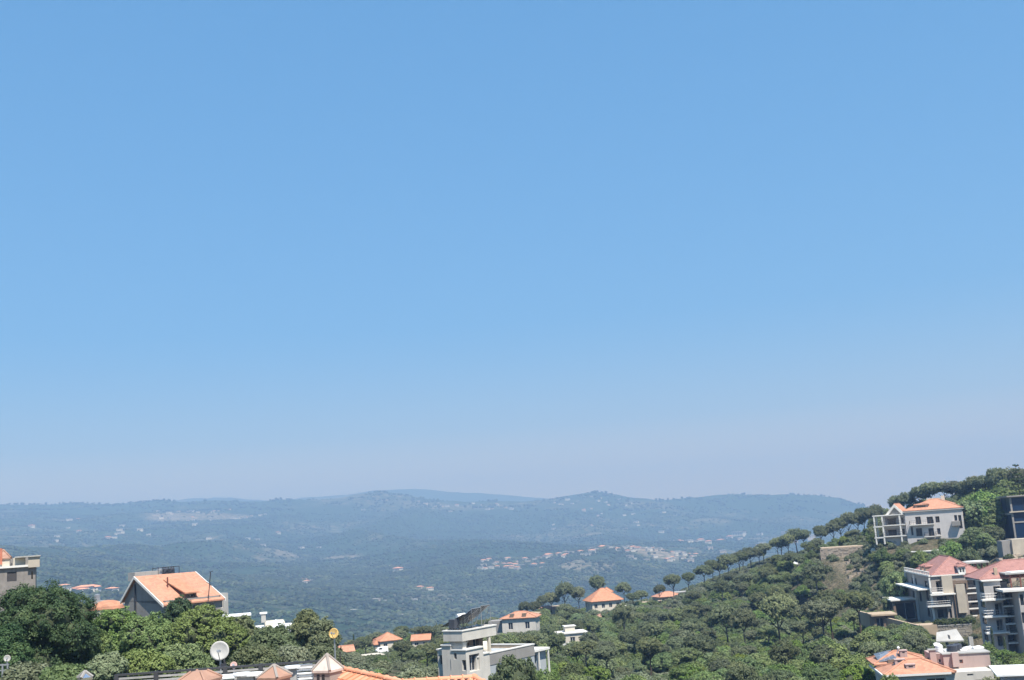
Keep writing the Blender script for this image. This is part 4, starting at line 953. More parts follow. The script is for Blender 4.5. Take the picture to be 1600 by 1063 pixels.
t = thing('solar_array', 'grey solar panel lying on the left end of the salmon roof', 'solar panel', k_.O + Vector((0, 0, 0)), R(-8)); m = MB(); m.prism([(.1, KW * .62, zp + .75), (2.0, KW * .62, zp + .95), (2.0, KW + .2, zp + 1.55), (.1, KW + .2, zp + 1.2)], .07); m.build('frame', M_STEEL, t)
_c = [Vector(q) for q in ((.1, KW * .62, zp + .82), (2.0, KW * .62, zp + 1.02), (2.0, KW + .2, zp + 1.62), (.1, KW + .2, zp + 1.27))]
def _bl(a, b): return _c[0].lerp(_c[1], a).lerp(_c[3].lerp(_c[2], a), b)
_cm = plain('solar_cell', (.10, .115, .14), .25)
for i in range(3):
    for j in range(3): MB().prism([_bl((i + .06) / 3, (j + .06) / 3), _bl((i + .94) / 3, (j + .06) / 3), _bl((i + .94) / 3, (j + .94) / 3), _bl((i + .06) / 3, (j + .94) / 3)], .012).build('cell', _cm, t)
pl = thing('roof_pole', 'slanted pole with a small white globe on the salmon roof', 'pole', k_.O, R(-8)); p0 = Vector((k_.F(1394, 1031, 2.6)[0], 2.6, zp + .4)); p1 = Vector((k_.F(1403.5, 1012.5, 2.9)[0], 2.9, k_.F(1403.5, 1012.5, 2.9)[1]))
MB().bar(p0, p1, .05, 0, 6).build('shaft', M_STEEL, pl); b2 = bmesh.new(); bmesh.ops.create_icosphere(b2, subdivisions=2, radius=.16); me = bpy.data.meshes.new('globe'); b2.to_mesh(me); b2.free(); me.materials.append(M_WHITE); o = bpy.data.objects.new('globe', me); COL.objects.link(o); o.parent = pl; o.location = p1
Mk = Matrix.Translation(k_.O) @ Matrix.Rotation(R(-8), 4, 'Z')
for i, (fx, fy, r_, mt, lab) in enumerate([(.28, 1.6, .55, M_TANK, 'left one of two dark drums on the pink roof block'), (.42, 2.4, .55, M_TANK, 'right one of two dark drums on the pink roof block'), (.02, 2.2, .4, M_WHITE, 'small white tank at the left end of the pink roof block')]):
    water_tank(Mk @ Vector((bx0 + (bx1 - bx0) * fx, yb + fy, bz1 + .12)), r_, .75, mt, lab, 'tanks on the pink roof block')
dish(Mk @ Vector((bx0 + .2, yb + 3.0, bz1 + .7)), .5, (.2, -.5, .9), M_WHITE, 'white upturned dish on the left of the pink roof block', mast=.5)
r = random.Random(3); m = MB()
for i in range(5): xx, yy = bx0 + (bx1 - bx0) * (.12 + .17 * i), yb + r.uniform(.8, 3.8); o = MB().prism([(0, 0, 0), (r.uniform(.6, 1.3), .1, 0), (r.uniform(.6, 1.2), .9, .1), (.1, .8, 0)], .08 + .1 * r.random()).build('white_board', M_WHITE); o.location = Mk @ Vector((xx, yy, bz1 + .13)); tag(o, 'loose white board lying on the pink roof block', 'board', 'white boards on the pink roof block')
# white flat roof at the very corner
c_ = Bld('house', 'low house with bright white flat roof in the lower right corner', 'house', 1575, 1075, 112, -16)
cz = c_.F(1575, 1056)[1]; c_.walls([(0, 0), (9, 0), (9, 6), (0, 6)], -3, cz, stucco('lavender_plaster', (.50, .48, .52)), {0: [(.8, 1.2, cz - 1.2, cz - .6, 'win'), (2.2, 3.4, cz - 1.6, cz - .5, 'win')]}); c_.box('roof', -.9, 9.4, -.5, 6.4, cz + .003, cz + .16, M_WHITE); keepw(c_.O.x + 3, c_.O.y + 3, 6); keepw(c_.O.x - 2, c_.O.y - 3, 3)
r = random.Random(31); m = MB()
for i in range(170):
    u, Y = r.uniform(1308, 1372), r.uniform(280, 345); p = on_ground(u, Y)
    if abs(u - 1340 + (Y - 310) * .5) > 17: continue
    q = r.uniform(.15, .7); m.prism([tuple(p + Vector((r.uniform(.6, 1) * q * 1.5 * math.cos(a), r.uniform(.6, 1) * q * math.sin(a), -.3))) for a in (0, 1.2, 2.5, 3.8, 5.1)], .3 + q * r.uniform(.4, 1.0))
tag(m.build('slope_rocks', stucco('slope_rock', (.40, .34, .27), .3, .3, 2)), kind='stuff')

# ------------------------------------------------------------------ white house with solar panels (centre)
s = Bld('house', 'white flat-roofed house with solar panels and roof terrace in the centre', 'house', 728, 1090, 120, 55)
keepw(s.O.x + 1, s.O.y + 3, 6.5); keepw(s.O.x + 4.5, s.O.y + 6, 6.5); keepw(s.O.x + 7, s.O.y + 10, 6); keepw(s.O.x + 1, s.O.y - 4, 4.5)
sx1 = s.F(775.5, 992)[0]; sy1 = s.L(692.8, 1001)[0]; z0 = s.F(728, 1001.5)[1]; z1 = s.F(728, 984)[1]
s.walls([(0, 0), (sx1, 0), (sx1, sy1), (0, sy1)], z0, z1 - .12, W_WHITE, {}, 'roof_parapet')
s.box('coping', -.08, .22, -.08, sy1 + .08, z1 - .116, z1, W_TRIM); s.box('coping', .224, sx1 + .08, -.08, .22, z1 - .116, z1 - .002, W_TRIM); s.box('coping', sx1 - .2, sx1 + .08, .224, sy1 + .08, z1 - .116, z1, W_TRIM); s.box('coping', .224, sx1 - .204, sy1 - .2, sy1 + .08, z1 - .116, z1, W_TRIM)
# stair tower and stepped body, left faces lie in the planes x = const
ya, _ = s.L(726.5, 1010, .35); yb_, _ = s.L(702.6, 1010, .35); zt1 = s.L(697, 1009.5, .1)[1]; zt2 = s.L(733, 1017, .1)[1]
s.walls([(.35, .3), (.95, .3), (.95, yb_), (.35, yb_)], zt2 - .3, z0, W_WHITE, {}, 'stair_tower', cap=False)
yc, _ = s.L(691, 1030, .1)
bw = [s.lr(r, yc, .1) for r in [(709,1021,713.5,1030.5),(722,1031.5,732,1048.5),(701,1062,705,1066)]]
s.walls([(.1, -.25), (3.0, -.25), (3.0, yc), (.1, yc)], -2, zt2, W_WHITE, {3: [(a - 0, b, c, d, st) for a, b, c, d, st in bw], 0: [(.5, 2.2, 2.4, zt2 - .5, 'deep')]}, 'wall')
ym, _ = s.L(704, 1010, .1); s.walls([(.104, ym), (2.9, ym), (2.9, yc + .01), (.104, yc + .01)], zt2 + .003, zt1, W_WHITE, {}, 'upper_step'); s.box('coping', .0, 3.0, ym - .05, yc + .1, zt1 + .003, zt1 + .14, W_TRIM); s.box('coping', 0, 3.05, -.35, ym - .06, zt2 + .004, zt2 + .14, W_TRIM)
yd, _ = s.L(684, 1030, .6); zt3 = s.L(687, 1016, .6)[1]
s.walls([(.6, yc + .02), (3, yc + .02), (3, yd), (.6, yd)], -2, zt3, W_WHITE, {3: [s.lr((686.8,1024,691.3,1039), yd, .6)]}, 'side_wing'); s.box('coping', .5, 3, yc + .02, yd + .1, zt3 + .003, zt3 + .13, W_TRIM)
MB().bar((.07, s.L(704, 1040, 0)[0], s.L(704, 1045, 0)[1]), (.07, s.L(704, 1040, 0)[0], s.L(704, 1030, 0)[1]), .03, 0, 5).build('pipe', M_STEEL, s.root)
# terrace storey: wall under the slab with its shade painted in as brown, column, lower right body
zt = s.F(764, 1020)[1]; X5 = s.F(835.2, 1030)[0]; x3 = s.F(764, 1030)[0]; zR = s.F(835, 1009)[1]; zt = (zt + zR) / 2
s.walls([(.954, 1.6), (sx1 - .3, 1.6), (sx1 - .3, sy1 - .1), (.954, sy1 - .1)], zt - .4, z0 - .003, W_BROWN, {0: [(1.2, 2.1, zt - .3, zt + 1.8, 'deep'), (2.8, 3.8, zt - .3, zt + 1.8, 'deep')]}, 'terrace_wall', cap=False)
s.box('column', s.F(765, 1005)[0], s.F(765, 1005)[0] + .28, .05, .33, zt - .3, z0 - .004, W_CREAM)
yT = min(max(s.L(769, 997, X5)[0], 4.0), 9.0)
s.walls([(x3, 0), (X5, 0), (X5, yT), (x3, yT)], -2, zt - .35, W_BLUE, {}, 'lower_wall'); s.box('parapet', x3, X5 + .06, -.05, .25, zt - 1.15 + .0, zt, W_GREY); s.box('coping', x3 - .05, X5 + .1, -.1, .3, zt + .003, zt + .11, W_TRIM)
s.box('parapet', X5 - .25, X5 + .05, .254, yT, zt - .35, zt, W_TAN); s.box('coping', X5 - .3, X5 + .1, .304, yT + .05, zt + .003, zt + .1, W_TRIM)
# slot with dark junk and white piers
xs0, xs1 = s.F(744, 1030, -.1)[0], s.F(754, 1030, -.1)[0]
s.walls([(3.01, -.1), (xs0, -.1), (xs0, 4), (3.01, 4)], -2, zt - .1, W_WHITE, {}, 'pier'); s.walls([(xs1, -.1), (x3 - .004, -.1), (x3 - .004, 4), (xs1, 4)], -2, zt + .1, W_WHITE, {}, 'pier')
s.box('slot_back', xs0 + .003, xs1 - .003, .7, .9, -2, zt - .3, W_BROWN); s.box('coping', 3.0, xs0 + .1, -.2, 1.2, zt - .095, zt + .04, W_TRIM); s.box('coping', xs1 - .1, x3, -.2, 1.2, zt + .104, zt + .24, W_TRIM)
r = random.Random(2)
for i in range(5): a = xs0 + (xs1 - xs0) * r.random() * .6; zz = zt - .9 - i * .8; s.box('slot_pipe', a, a + .22, .35, .65, zz, zz + .55, M_TANK if i % 2 else M_STEEL)
# low annex to the right
ax0, az = s.F(836, 1020, 1.2)[0], s.F(840, 1013, 1.2)[1]; ax1 = ax0 + 2.7
s.box('annex_roof', X5 + .12, ax1, 1.0, 5, az - .35, az - .1, W_TRIM); s.walls([(X5 + .07, 1.5), (ax1 - .2, 1.5), (ax1 - .2, 5), (X5 + .07, 5)], -2, az - .453, W_BLUE, {0: [(.4, 1.2, az - 2.6, az - .7, 'win'), (1.6, 2.4, az - 2.6, az - .7, 'win')]}, 'annex_wall')
for i in range(3): xx = X5 + .5 + i * (ax1 - X5 - .8) / 2; s.box('annex_post', xx, xx + .16, 1.05, 1.21, -2, az - .454, W_TRIM)
Ms = Matrix.Translation(s.O) @ Matrix.Rotation(R(55), 4, 'Z')
# things on its roof
def onroof(x, y, z): return Ms @ Vector((x, y, z))
for i in range(3):
    t = thing('solar_array', ['leftmost dark solar collector beside the white heater drum', 'middle tilted solar panel on the white house roof', 'rightmost tilted solar panel with pale metal edge'][i], 'solar panel', onroof(.75 + i * 1.62, .45, z1 - .1), R(55), 'solar panels on the central house')
    h_ = (1.5, 1.95, 2.1)[i]; w_ = 1.56; m = MB(); m.prism([(0, 0, h_), (w_, 0, h_), (w_, 2.9, .35), (0, 2.9, .35)], .07); m.build('panel', M_PANEL, t)
    m = MB()
    for xx in (0, w_): m.bar((xx, 2.9, -.02), (xx, 2.9, .4), .03, 0, 5); m.bar((xx, 0, -.02), (xx, 0, h_), .03, 0, 5); m.bar((xx, 2.9, .38), (xx, 0, h_ + .03), .035, 0, 5); m.bar((xx, 1.0, 0), (xx, .1, h_ * .9), .03, 0, 5)
    m.bar((0, 0, h_ + .06), (w_, 0, h_ + .06), .05, 0, 5); m.bar((0, 0, 0.05), (0, 2.9, .05), .03, 0, 5); m.build('frame', M_STEEL if i else M_DARK, t)
    m = MB()
    for k_ in range(1, 4): xx = w_ * k_ / 4; m.prism([(xx - .02, .05, h_ - .03), (xx + .02, .05, h_ - .03), (xx + .02, 2.85, .36), (xx - .02, 2.85, .36)], .035, 0, (0, 0, -1))
    m.build('grid_bar', M_STEEL, t)
p = P(714, 963.5, 122); q = P(726, 961.5, 122.6); t = thing('heater_drum', 'white horizontal water heater drum beside the solar panels', 'water heater', p); MB().bar((0, 0, 0), q - p, .24, 0, 16).build('drum', M_WHITE, t)
m = MB(); m.bar((q - p) * .2, (q - p) * .2 - Vector((0, 0, 1.6)), .03, 0, 5); m.bar((q - p) * .8, (q - p) * .8 - Vector((0, 0, 1.6)), .03, 0, 5); m.build('stand', M_DARK, t)
t = thing('water_tank', 'dark square water tank at the left end of the white house roof', 'water tank', onroof(.35, sy1 - 1.3, z1 - .1), R(55)); MB().box(0, .8, 0, .8, .25, 1.15).build('tank_body', M_TANK, t, bevel=.04); m = MB(); [m.box(a, a + .06, b, b + .06, 0, .25) for a in (0, .74) for b in (0, .74)]; m.build('stand', M_DARK, t)
# terrace furniture
t = thing('parasol', 'small orange parasol on the roof terrace of the white house', 'parasol', onroof(sx1 + 1.6, 6.0, zt - .35)); m = MB(); n_ = 8
for i in range(n_):
    a0, a1 = 2 * math.pi * i / n_, 2 * math.pi * (i + 1) / n_; m.poly([(0, 0, 2.35), (1.0 * math.cos(a0), 1.0 * math.sin(a0), 2.05), (1.0 * math.cos(a1), 1.0 * math.sin(a1), 2.05)]); m.poly([(0, 0, 2.31), (1.0 * math.cos(a1), 1.0 * math.sin(a1), 2.01), (1.0 * math.cos(a0), 1.0 * math.sin(a0), 2.01)])
m.build('canopy', plain('orange_canvas', (.66, .30, .15), .8), t); MB().cyl((0, 0, 0), .025, 2.3, 0, 6).build('pole', M_STEEL, t); MB().cyl((0, 0, 0), .25, .08, 0, 12).build('base', W_CONC, t)
for i, lab in enumerate(('wooden lounger near the white house terrace column', 'wooden lounger at the middle of the roof terrace', 'wooden lounger farthest right on the roof terrace')):
    t = thing('lounger', lab, 'lounger', onroof(x3 + 1.2 + i * 1.7, 2.2 + .5 * i, zt - .35), R(55 + 20 * i), 'loungers on the roof terrace'); wd = W_CREAM
    for k_ in range(6): MB().box(k_ * .3, k_ * .3 + .2, 0, .7, .35, .40).build('slat', wd, t)
    MB().box(-.05, 1.85, -.04, 0, .28, .36).build('rail', wd, t); MB().box(-.05, 1.85, .7, .74, .28, .36).build('rail', wd, t)
    MB().prism([(1.8, 0, .4), (1.8, .7, .4), (2.3, .7, .95), (2.3, 0, .95)], .04).build('backrest', wd, t)
    for a, b in ((0, 0), (1.7, 0), (0, .66), (1.7, .66)): MB().box(a, a + .05, b, b + .05, 0, .28).build('leg', wd, t)

# ------------------------------------------------------------------ smaller houses in the middle distance
def small_house(name, label, u, v, Y, yaw, Wd, Dp, H, rh, wallm, roofm, kind='hip', axis='x', wins=3, over=.45, cat='house', group=None, storeys=1, base=4, chim=False):
    """v is the pixel row of the eaves; the body stands down to the ground"""
    o = P(u, v, Y); b = Bld(name, label, cat, u, v, Y, yaw, group); b.root.location.z = o.z - H; b.O = Vector((o.x, o.y, o.z - H))
    ops = []; opl = []
    for st_ in range(storeys):
        hz = H * st_ / storeys; hh = H / storeys
        for i in range(wins):
            c = Wd * (i + .5) / wins; ops.append((c - .55, c + .55, hz + hh * .3, hz + hh * .75, 'win'))
        for i in range(max(1, wins - 1)):
            c = Dp * (i + .5) / max(1, wins - 1); opl.append((c - .5, c + .5, hz + hh * .3, hz + hh * .75, 'win'))
    b.walls([(0, 0), (Wd, 0), (Wd, Dp), (0, Dp)], -base, H, wallm, {0: ops, 3: opl, 1: opl})
    if rh > 0:
        b.roof(0, Wd, 0, Dp, H + .004, rh, roofm, over, kind, axis)
        if kind == 'gable':
            if axis == 'x': [MB().prism([(xx, 0, H + .01), (xx, Dp, H + .01), (xx, Dp / 2, H + rh * .97 * Dp / (Dp + 2 * over) + .0)], .2, 0, (1, 0, 0)).build('gable_wall', wallm, b.root) for xx in (.0, Wd - .2)]
            else: [MB().prism([(0, yy, H + .01), (Wd, yy, H + .01), (Wd / 2, yy, H + rh * .97 * Wd / (Wd + 2 * over))], .2, 0, (0, 1, 0)).build('gable_wall', wallm, b.root) for yy in (.0, Dp - .2)]
    else: b.box('roof_edge', -.3, Wd + .3, -.3, Dp + .3, H + .004, H + .25, roofm)
    if chim: b.box('chimney', Wd * .3, Wd * .3 + .6, Dp * .6, Dp * .6 + .6, H + rh * .3, H + rh + .9, wallm)
    cx, cy = b.O.x + (Wd * b.c - Dp * b.s_) / 2, b.O.y + (Wd * b.s_ + Dp * b.c) / 2
    k_ = max(Wd, Dp); keepw(cx, cy, k_ * .62); keepw(cx + .1, cy - k_ * .9, k_ * .45)
    return b
h = small_house('house', 'cream house with broad orange hipped roof standing among the umbrella pines', 925, 941, 395, 12, 10.2, 9, 3.2, 3.9, W_CREAM, T_ORANGE, wins=4, over=.7)
h.roof(5.2, 8.4, 3, 7, 3.2 + 2.6, 1.5, T_ORANGE, .2, 'hip', 'x', 'upper_roof'); m = h.box('porch', 10.2, 12.6, 1, 4, -1, 1.0, W_TRIM)
small_house('house', 'tiny red-roofed shed below the orange hipped house', 931, 966, 372, 5, 3.4, 4, 2.0, .9, W_CREAM, T_TERRA, wins=1); small_house('house', 'small tan-roofed outbuilding right of the red-roofed shed', 947, 962, 378, 8, 2.8, 3, 2.6, .6, W_TAN, T_SALMON, wins=1)
small_house('house', 'long terracotta-roofed house partly hidden behind a single pine', 1030, 934, 430, 14, 9, 7, 2.6, 1.6, W_TAN, T_SALMON, wins=3); small_house('house', 'flat tan house with terrace left of the long terracotta house', 1008, 943, 415, 12, 7.5, 6, 3.2, 0, W_TAN, W_TAN, wins=3, cat='house'); small_house('house', 'low terracotta roof at the left foot of the tan terrace house', 1001, 951, 405, 8, 5, 4, 2.0, 1.1, W_TAN, T_TERRA, wins=1)
small_house('house', 'grey flat-roofed house at the right end behind the long terracotta house', 1052, 927, 445, 10, 7, 5, 3, 0, W_CONC, W_CONC, wins=2)
h = small_house('house', 'orange-roofed house with grey stone side just right of the solar panels', 784, 968, 285, -10, 8.2, 6, 3.6, 1.3, W_WHITE, T_SALMON, wins=2, chim=False); h.box('dormer', 2.0, 2.9, -.1, 1.6, 3.7, 4.7, W_BROWN); h.box('dormer', 5.0, 5.9, -.1, 1.6, 3.7, 4.7, W_BROWN); h.box('wing', -3.6, -.01, 1, 6, -3, 3.2, W_GREY)
small_house('house', 'tan flat house right behind the house beside the solar panels', 801, 962.5, 305, -10, 6, 5, 3, .4, W_TAN, W_TAN, wins=2)
small_house('house', 'tan-roofed hut between pines above the cream villa', 848, 953, 405, 20, 5.0, 4.2, 2.2, .9, W_TAN, T_SALMON, wins=1)
small_house('house', 'narrow tan block at the left side of the pine grove', 863, 949, 408, 15, 3.2, 3.4, 2.5, 0, W_TAN, W_TAN, wins=1)
h = small_house('villa', 'cream flat-roofed villa with small rooftop box among the pines', 872, 992, 262, 8, 6.4, 6, 3.0, 0, W_CREAM, W_TRIM, wins=3); h.box('rooftop_box', 2.0, 4.2, 2, 4.5, 3.25, 4.4, W_CREAM); h.box('rooftop_roof', 1.8, 4.5, 1.8, 4.7, 4.404, 4.55, W_TRIM)
for i in range(4): h.box('column', -.9 + i * .5, -.75 + i * .5, -.9, -.75, -3, 2.0, W_TRIM)
h.box('carport_roof', -1.4, 1.0, -1.0, 1.2, 2.0, 2.15, W_TRIM)
h = small_house('house', 'pale little house gable half hidden below the cream villa', 888, 1012, 225, 20, 1.6, 3, 3, .6, W_CREAM, W_TRIM, wins=1)
h = small_house('house', 'orange gabled house with low front wing beside the hillside path', 594, 1003, 330, 22, 6.0, 6, 2.4, 2.0, W_CREAM, T_ORANGE, wins=2); h.roof(-1.6, .2, .5, 4, 1.6, 1.2, T_ORANGE, .2, 'hip', 'y', 'wing_roof'); h.box('wing', -1.4, -.01, .7, 3.8, -3, 1.58, W_CREAM)
small_house('house', 'long low orange roof right of the gabled house by the path', 644, 1002, 325, 0, 4.7, 5, 1.8, 1.3, W_CREAM, T_ORANGE, 'gable', wins=2)
small_house('house', 'little orange-roofed cabin with dark doorway right of the amber dish', 533, 1020, 255, 18, 2.6, 3, 2.2, 1.1, W_WHITE, T_SALMON, 'gable', 'x', wins=1)
t = thing('parked_van', 'white van parked on the path below the orange gabled house', 'van', on_ground(597, 300) + Vector((0, 0, .9)), R(25)); t.scale = (.62, .75, .75); MB().prism([(-2.4, -.95, .4), (-2.4, -.95, 1.3), (-1.8, -.95, 1.5), (-1.3, -.95, 2.1), (2.4, -.95, 2.2), (2.5, -.95, .4)], 1.9, 0, (0, 1, 0)).build('body', M_WHITE, t, bevel=.08)
MB().prism([(-1.75, -.97, 1.45), (-1.25, -.97, 1.95), (-.2, -.97, 2.0), (-.2, -.97, 1.45)], 1.94, 0, (0, 1, 0)).build('side_windows', G_DARK, t)
for wx in (-1.5, 1.6):
    for wy in (-.97, .72): MB().bar((wx, wy, .38), (wx, wy + .25, .38), .38, 0, 12).build('wheel', M_DARK, t)
keep(597, 300, 2.5)
t = Bld('retaining_wall', 'curving tan retaining wall beside the path in the valley', 'wall', 560, 1036, 262, 24); x1 = t.F(601, 1026)[0]; t.walls([(0, 0), (x1, 0), (x1, 5), (0, 5)], -2, t.F(600, 1024)[1] if False else 1.1, W_TAN); t.box('coping', -.1, x1 + .1, -.1, 5, 1.104, 1.25, W_CREAM); keepw(t.O.x + 2, t.O.y + 2, 4); keepw(t.O.x + 2, t.O.y - 5, 4)

# ------------------------------------------------------------------ left side
l = Bld('house', 'grey gabled house with big orange roof and rooftop water tanks on the left', 'house', 257, 975, 156, 48)
LX = l.F(345, 945)[0]; LW = l.L(195, 950)[0]; ze = l.F(257, 944)[1]; zr = l.L(216, 903, 0)[1]; yr = l.L(214, 905, 0)[0]; zl = l.L(195, 938, 0)[1]
keepw(l.O.x, l.O.y + 4, 9); keepw(l.O.x + 1, l.O.y - 4, 7)
ov = .35
gw = [l.lr(r, LW, 0) for r in [(200.5,932,205,939.5),(221,931,223.5,936),(239.5,933.5,244,939.5)]]
l.walls([(0, 0), (LX, 0), (LX, LW), (0, LW)], -4, zl - .2, W_GREY, {3: gw, 0: [(LX * .5, LX * .5 + .8, ze - 1.4, ze - .5, 'win'), (LX * .8, LX * .8 + .8, ze - 1.6, ze - .5, 'win')]}, cap=False)
MB().prism([(0, 0, zl - .21), (0, LW, zl - .21), (0, LW, zl - .1), (0, yr, zr - .1), (0, 0, ze - .1)], .25, 0, (1, 0, 0)).build('gable_wall', W_GREY, l.root); MB().prism([(LX - .25, 0, zl - .21), (LX - .25, LW, zl - .21), (LX - .25, LW, zl - .1), (LX - .25, yr, zr - .1), (LX - .25, 0, ze - .1)], .25, 0, (1, 0, 0)).build('gable_wall', W_GREY, l.root)
def slope(b, pts, t, name, mat, parent=None): return MB().prism(pts, t).build(name, mat, parent or b.root)
k1 = (ze - zr) / yr; k2 = (zl - zr) / (LW - yr)
slope(l, [(-ov, -.5, ze + k1 * .5), (LX + ov, -.5, ze + k1 * .5), (LX + ov, yr, zr), (-ov, yr, zr)], .2, 'roof', T_SALMON)
slope(l, [(-ov, yr + .003, zr), (LX + ov, yr + .003, zr), (LX + ov, LW + .4, zl + k2 * .4), (-ov, LW + .4, zl + k2 * .4)], .2, 'roof', T_SALMON)
for a, b in (((-ov - .1, -.5, ze + k1 * .5), (-ov - .1, yr, zr)), ((-ov - .1, yr, zr), (-ov - .1, LW + .4, zl + k2 * .4)), ((LX + ov + .1, -.5, ze + k1 * .5), (LX + ov + .1, yr, zr))):
    a, b = Vector(a), Vector(b); MB().prism([a - Vector((.06, 0, .12)), a + Vector((.06, 0, -.12)), b + Vector((.06, 0, -.12)), b - Vector((.06, 0, .12))], .36).build('bargeboard', W_TRIM, l.root)
l.pipe('gable_pipe', (-.08, l.L(212, 920, 0)[0], -2), (-.08, l.L(212, 920, 0)[0], l.L(211, 913, 0)[1]), .13, M_DARK)
# dormer: cut-in roof pitch with orange cover
kk = -k1; zz = lambda y: ze + kk * y
d0 = l.F(269, 925, yr * .45)[0]; d1 = l.F(296, 925, yr * .3)[0]
l.walls([(d0 + .3, .3), (d1, .3), (d1, yr * .75), (d0 + .3, yr * .75)], ze - .3, zz(.3) + 1.0, W_BROWN, {0: [(.5, 1.5, ze + .2, zz(.3) + .8, 'deep')]}, 'dormer')
slope(l, [(d0, -.1, zz(.3) + .9), (d1 + .2, -.1, zz(.3) + .9), (d1 + .2, yr * .78, zz(yr * .78) + .15), (d0, yr * .78, zz(yr * .78) + .15)], .16, 'dormer_roof', T_ORANGE)
l.box('flue', d0 - .5, d0 - .35, yr * .5, yr * .5 + .15, zz(yr * .5), zz(yr * .5) + 1.6, M_RUST)
l.box('roof_box', -.1, LX * .42, yr + .4, yr + 2.2, zr - .4, zr + .75, W_CONC)
l.walls([(LX + .01, 1.5), (LX + 2.2, 1.5), (LX + 2.2, LW), (LX + .01, LW)], -4, ze + .6, W_CONC, {0: [(.4, 1.4, ze - 1.4, ze - .2, 'win')]}, 'rear_wing')
ML = Matrix.Translation(l.O) @ Matrix.Rotation(R(48), 4, 'Z')
for i, lab in enumerate(('grey drum nearest the concrete box on the orange roof', 'middle dark drum in the rack behind the orange ridge', 'dark drum farthest right behind the orange ridge')):
    water_tank(ML @ Vector((LX * .47 + i * .95, yr + 1.1, zr - .1)), .42, 1.15, (M_STEEL, M_TANK, M_TANK)[i], lab, 'drums behind the orange ridge')
t = thing('tank_rack', 'dark metal rack standing around the drums behind the orange ridge', 'rack', ML @ Vector((LX * .4, yr + .4, zr - .1)), R(48)); m = MB()
for xx in (0, 1.6, 3.3):
    for yy in (0, 1.4): m.bar((xx, yy, 0), (xx, yy, 1.3), .05, 0, 5)
for yy in (0, 1.4): m.bar((0, yy, 1.15), (3.3, yy, 1.25), .05, 0, 5); m.bar((0, yy, .2), (3.3, yy, .2), .05, 0, 5)
m.build('frame', M_DARK, t)
p0 = P(325, 912, 160); p1 = P(329, 894, 160); t = thing('roof_antenna', 'tilted dark antenna mast behind the orange roof edge', 'antenna', p0); m = MB(); m.bar((0, 0, -2), p1 - p0, .06, 0, 6); m.build('mast', M_DARK, t); m = MB(); m.bar(p1 - p0 + Vector((-.2, 0, 0)), p1 - p0 + Vector((.35, 0, .1)), .04, 0, 5); m.bar((-.2, 0, .2), (.5, 0, -.3), .05, 0, 5); m.build('element', M_DARK, t)

# tall grey building at the left edge
e = Bld('building', 'grey stone building with parapet and square window cut by the left edge', 'building', 55.5, 960, 142, 22)
ex0 = -12.0; ez = e.F(40, 886)[1]; EXs = 0
ow = [(a + 12, b + 12, c, d, st) for a, b, c, d, st in [e.fr(r) for r in [(11,894,26,908.5,'pan'),(48.8,893,51.5,905,'deep'),(12,930,24,944,'pan'),(-20,894,-8,908,'pan')]]]
e.walls([(ex0, 0), (0, 0), (0, 9), (ex0, 9)], -7, ez, W_STONE, {0: ow}, frame=M_DARK); keepw(e.O.x - 5, e.O.y + 4, 9)
m = MB(); zc = -6.5
while zc < ez - .4:     # projecting stone courses
    m.box(ex0, -.003, -.018, -.002, zc, zc + .03); zc += .42
e.box('cornice', ex0, .1, -.3, 9.2, ez + .003, ez + .25, W_TRIM)
x0_, z0_ = e.F(21, 881, .3); x1_, z1_ = e.F(39.5, 871, .3); e.box('parapet_box', x0_, x1_, .3, 1.2, ez + .26, z1_, W_CREAM)
x0_, _ = e.F(44, 875, -.5); x1_, _ = e.F(62, 875, -.5); e.box('corner_canopy', x0_, x1_, -.5, 3, ez - .1, ez + 1.15, W_BEIGE); e.box('corner_slab', x0_ - 1.5, x1_ + .1, -.7, 3.2, ez + 1.154, ez + 1.3, W_CONC)
e.box('back_parapet', ex0, x1_ - 1, 4, 4.3, ez + .254, ez + 1.2, W_GREY)
tx0 = e.F(-6, 875, .5)[0]; tx1 = e.F(15, 875, .5)[0]; zt0 = e.F(8, 874, .5)[1]
e.box('turret', tx0, tx1, .5, 3.4, ez + .254, zt0, W_CREAM); e.roof(tx0, tx1, .5, 3.4, zt0 + .003, 1.0, T_TERRA, .15, 'hip', 'x', 'turret_roof'); q = e.box('red_chimney', e.F(0, 870, .3)[0], e.F(3.4, 870, .3)[0], .2, .6, zt0 - .6, e.F(2, 857, .3)[1], plain('red_brick_paint', (.50, .17, .10)))

# tan house with domed terracotta roof between tree and gable
d = small_house('house', 'tan house with rounded terracotta roof between the dense tree and the grey gable', 140, 955, 235, 6, 6.0, 5, 2.6, .3, W_CREAM, T_ORANGE, wins=2, over=.2)
b = bmesh.new(); bmesh.ops.create_uvsphere(b, u_segments=20, v_segments=10, radius=1.0); [b.verts.remove(v) for v in list(b.verts) if v.co.z < -.05]
me = bpy.data.meshes.new('dome_roof'); b.to_mesh(me); b.free(); me.materials.append(T_ORANGE); o = bpy.data.objects.new('dome_roof', me); COL.objects.link(o); o.parent = d.root; o.location = (3.0, 2.4, 2.7); o.scale = (3.15, 2.7, 1.75)
d.box('rear_block', -1.2, 1.2, 5.2, 8, 1, 4.3, W_CONC); d.box('rear_roof', 1.5, 9, 5.4, 9, 3.4, 3.8, W_CREAM)
Md = Matrix.Translation(d.O) @ Matrix.Rotation(R(6), 4, 'Z'); water_tank(Md @ Vector((0, 6, 4.4)), .6, 1.3, M_STEEL, 'steel water tank above the tan house with rounded roof')
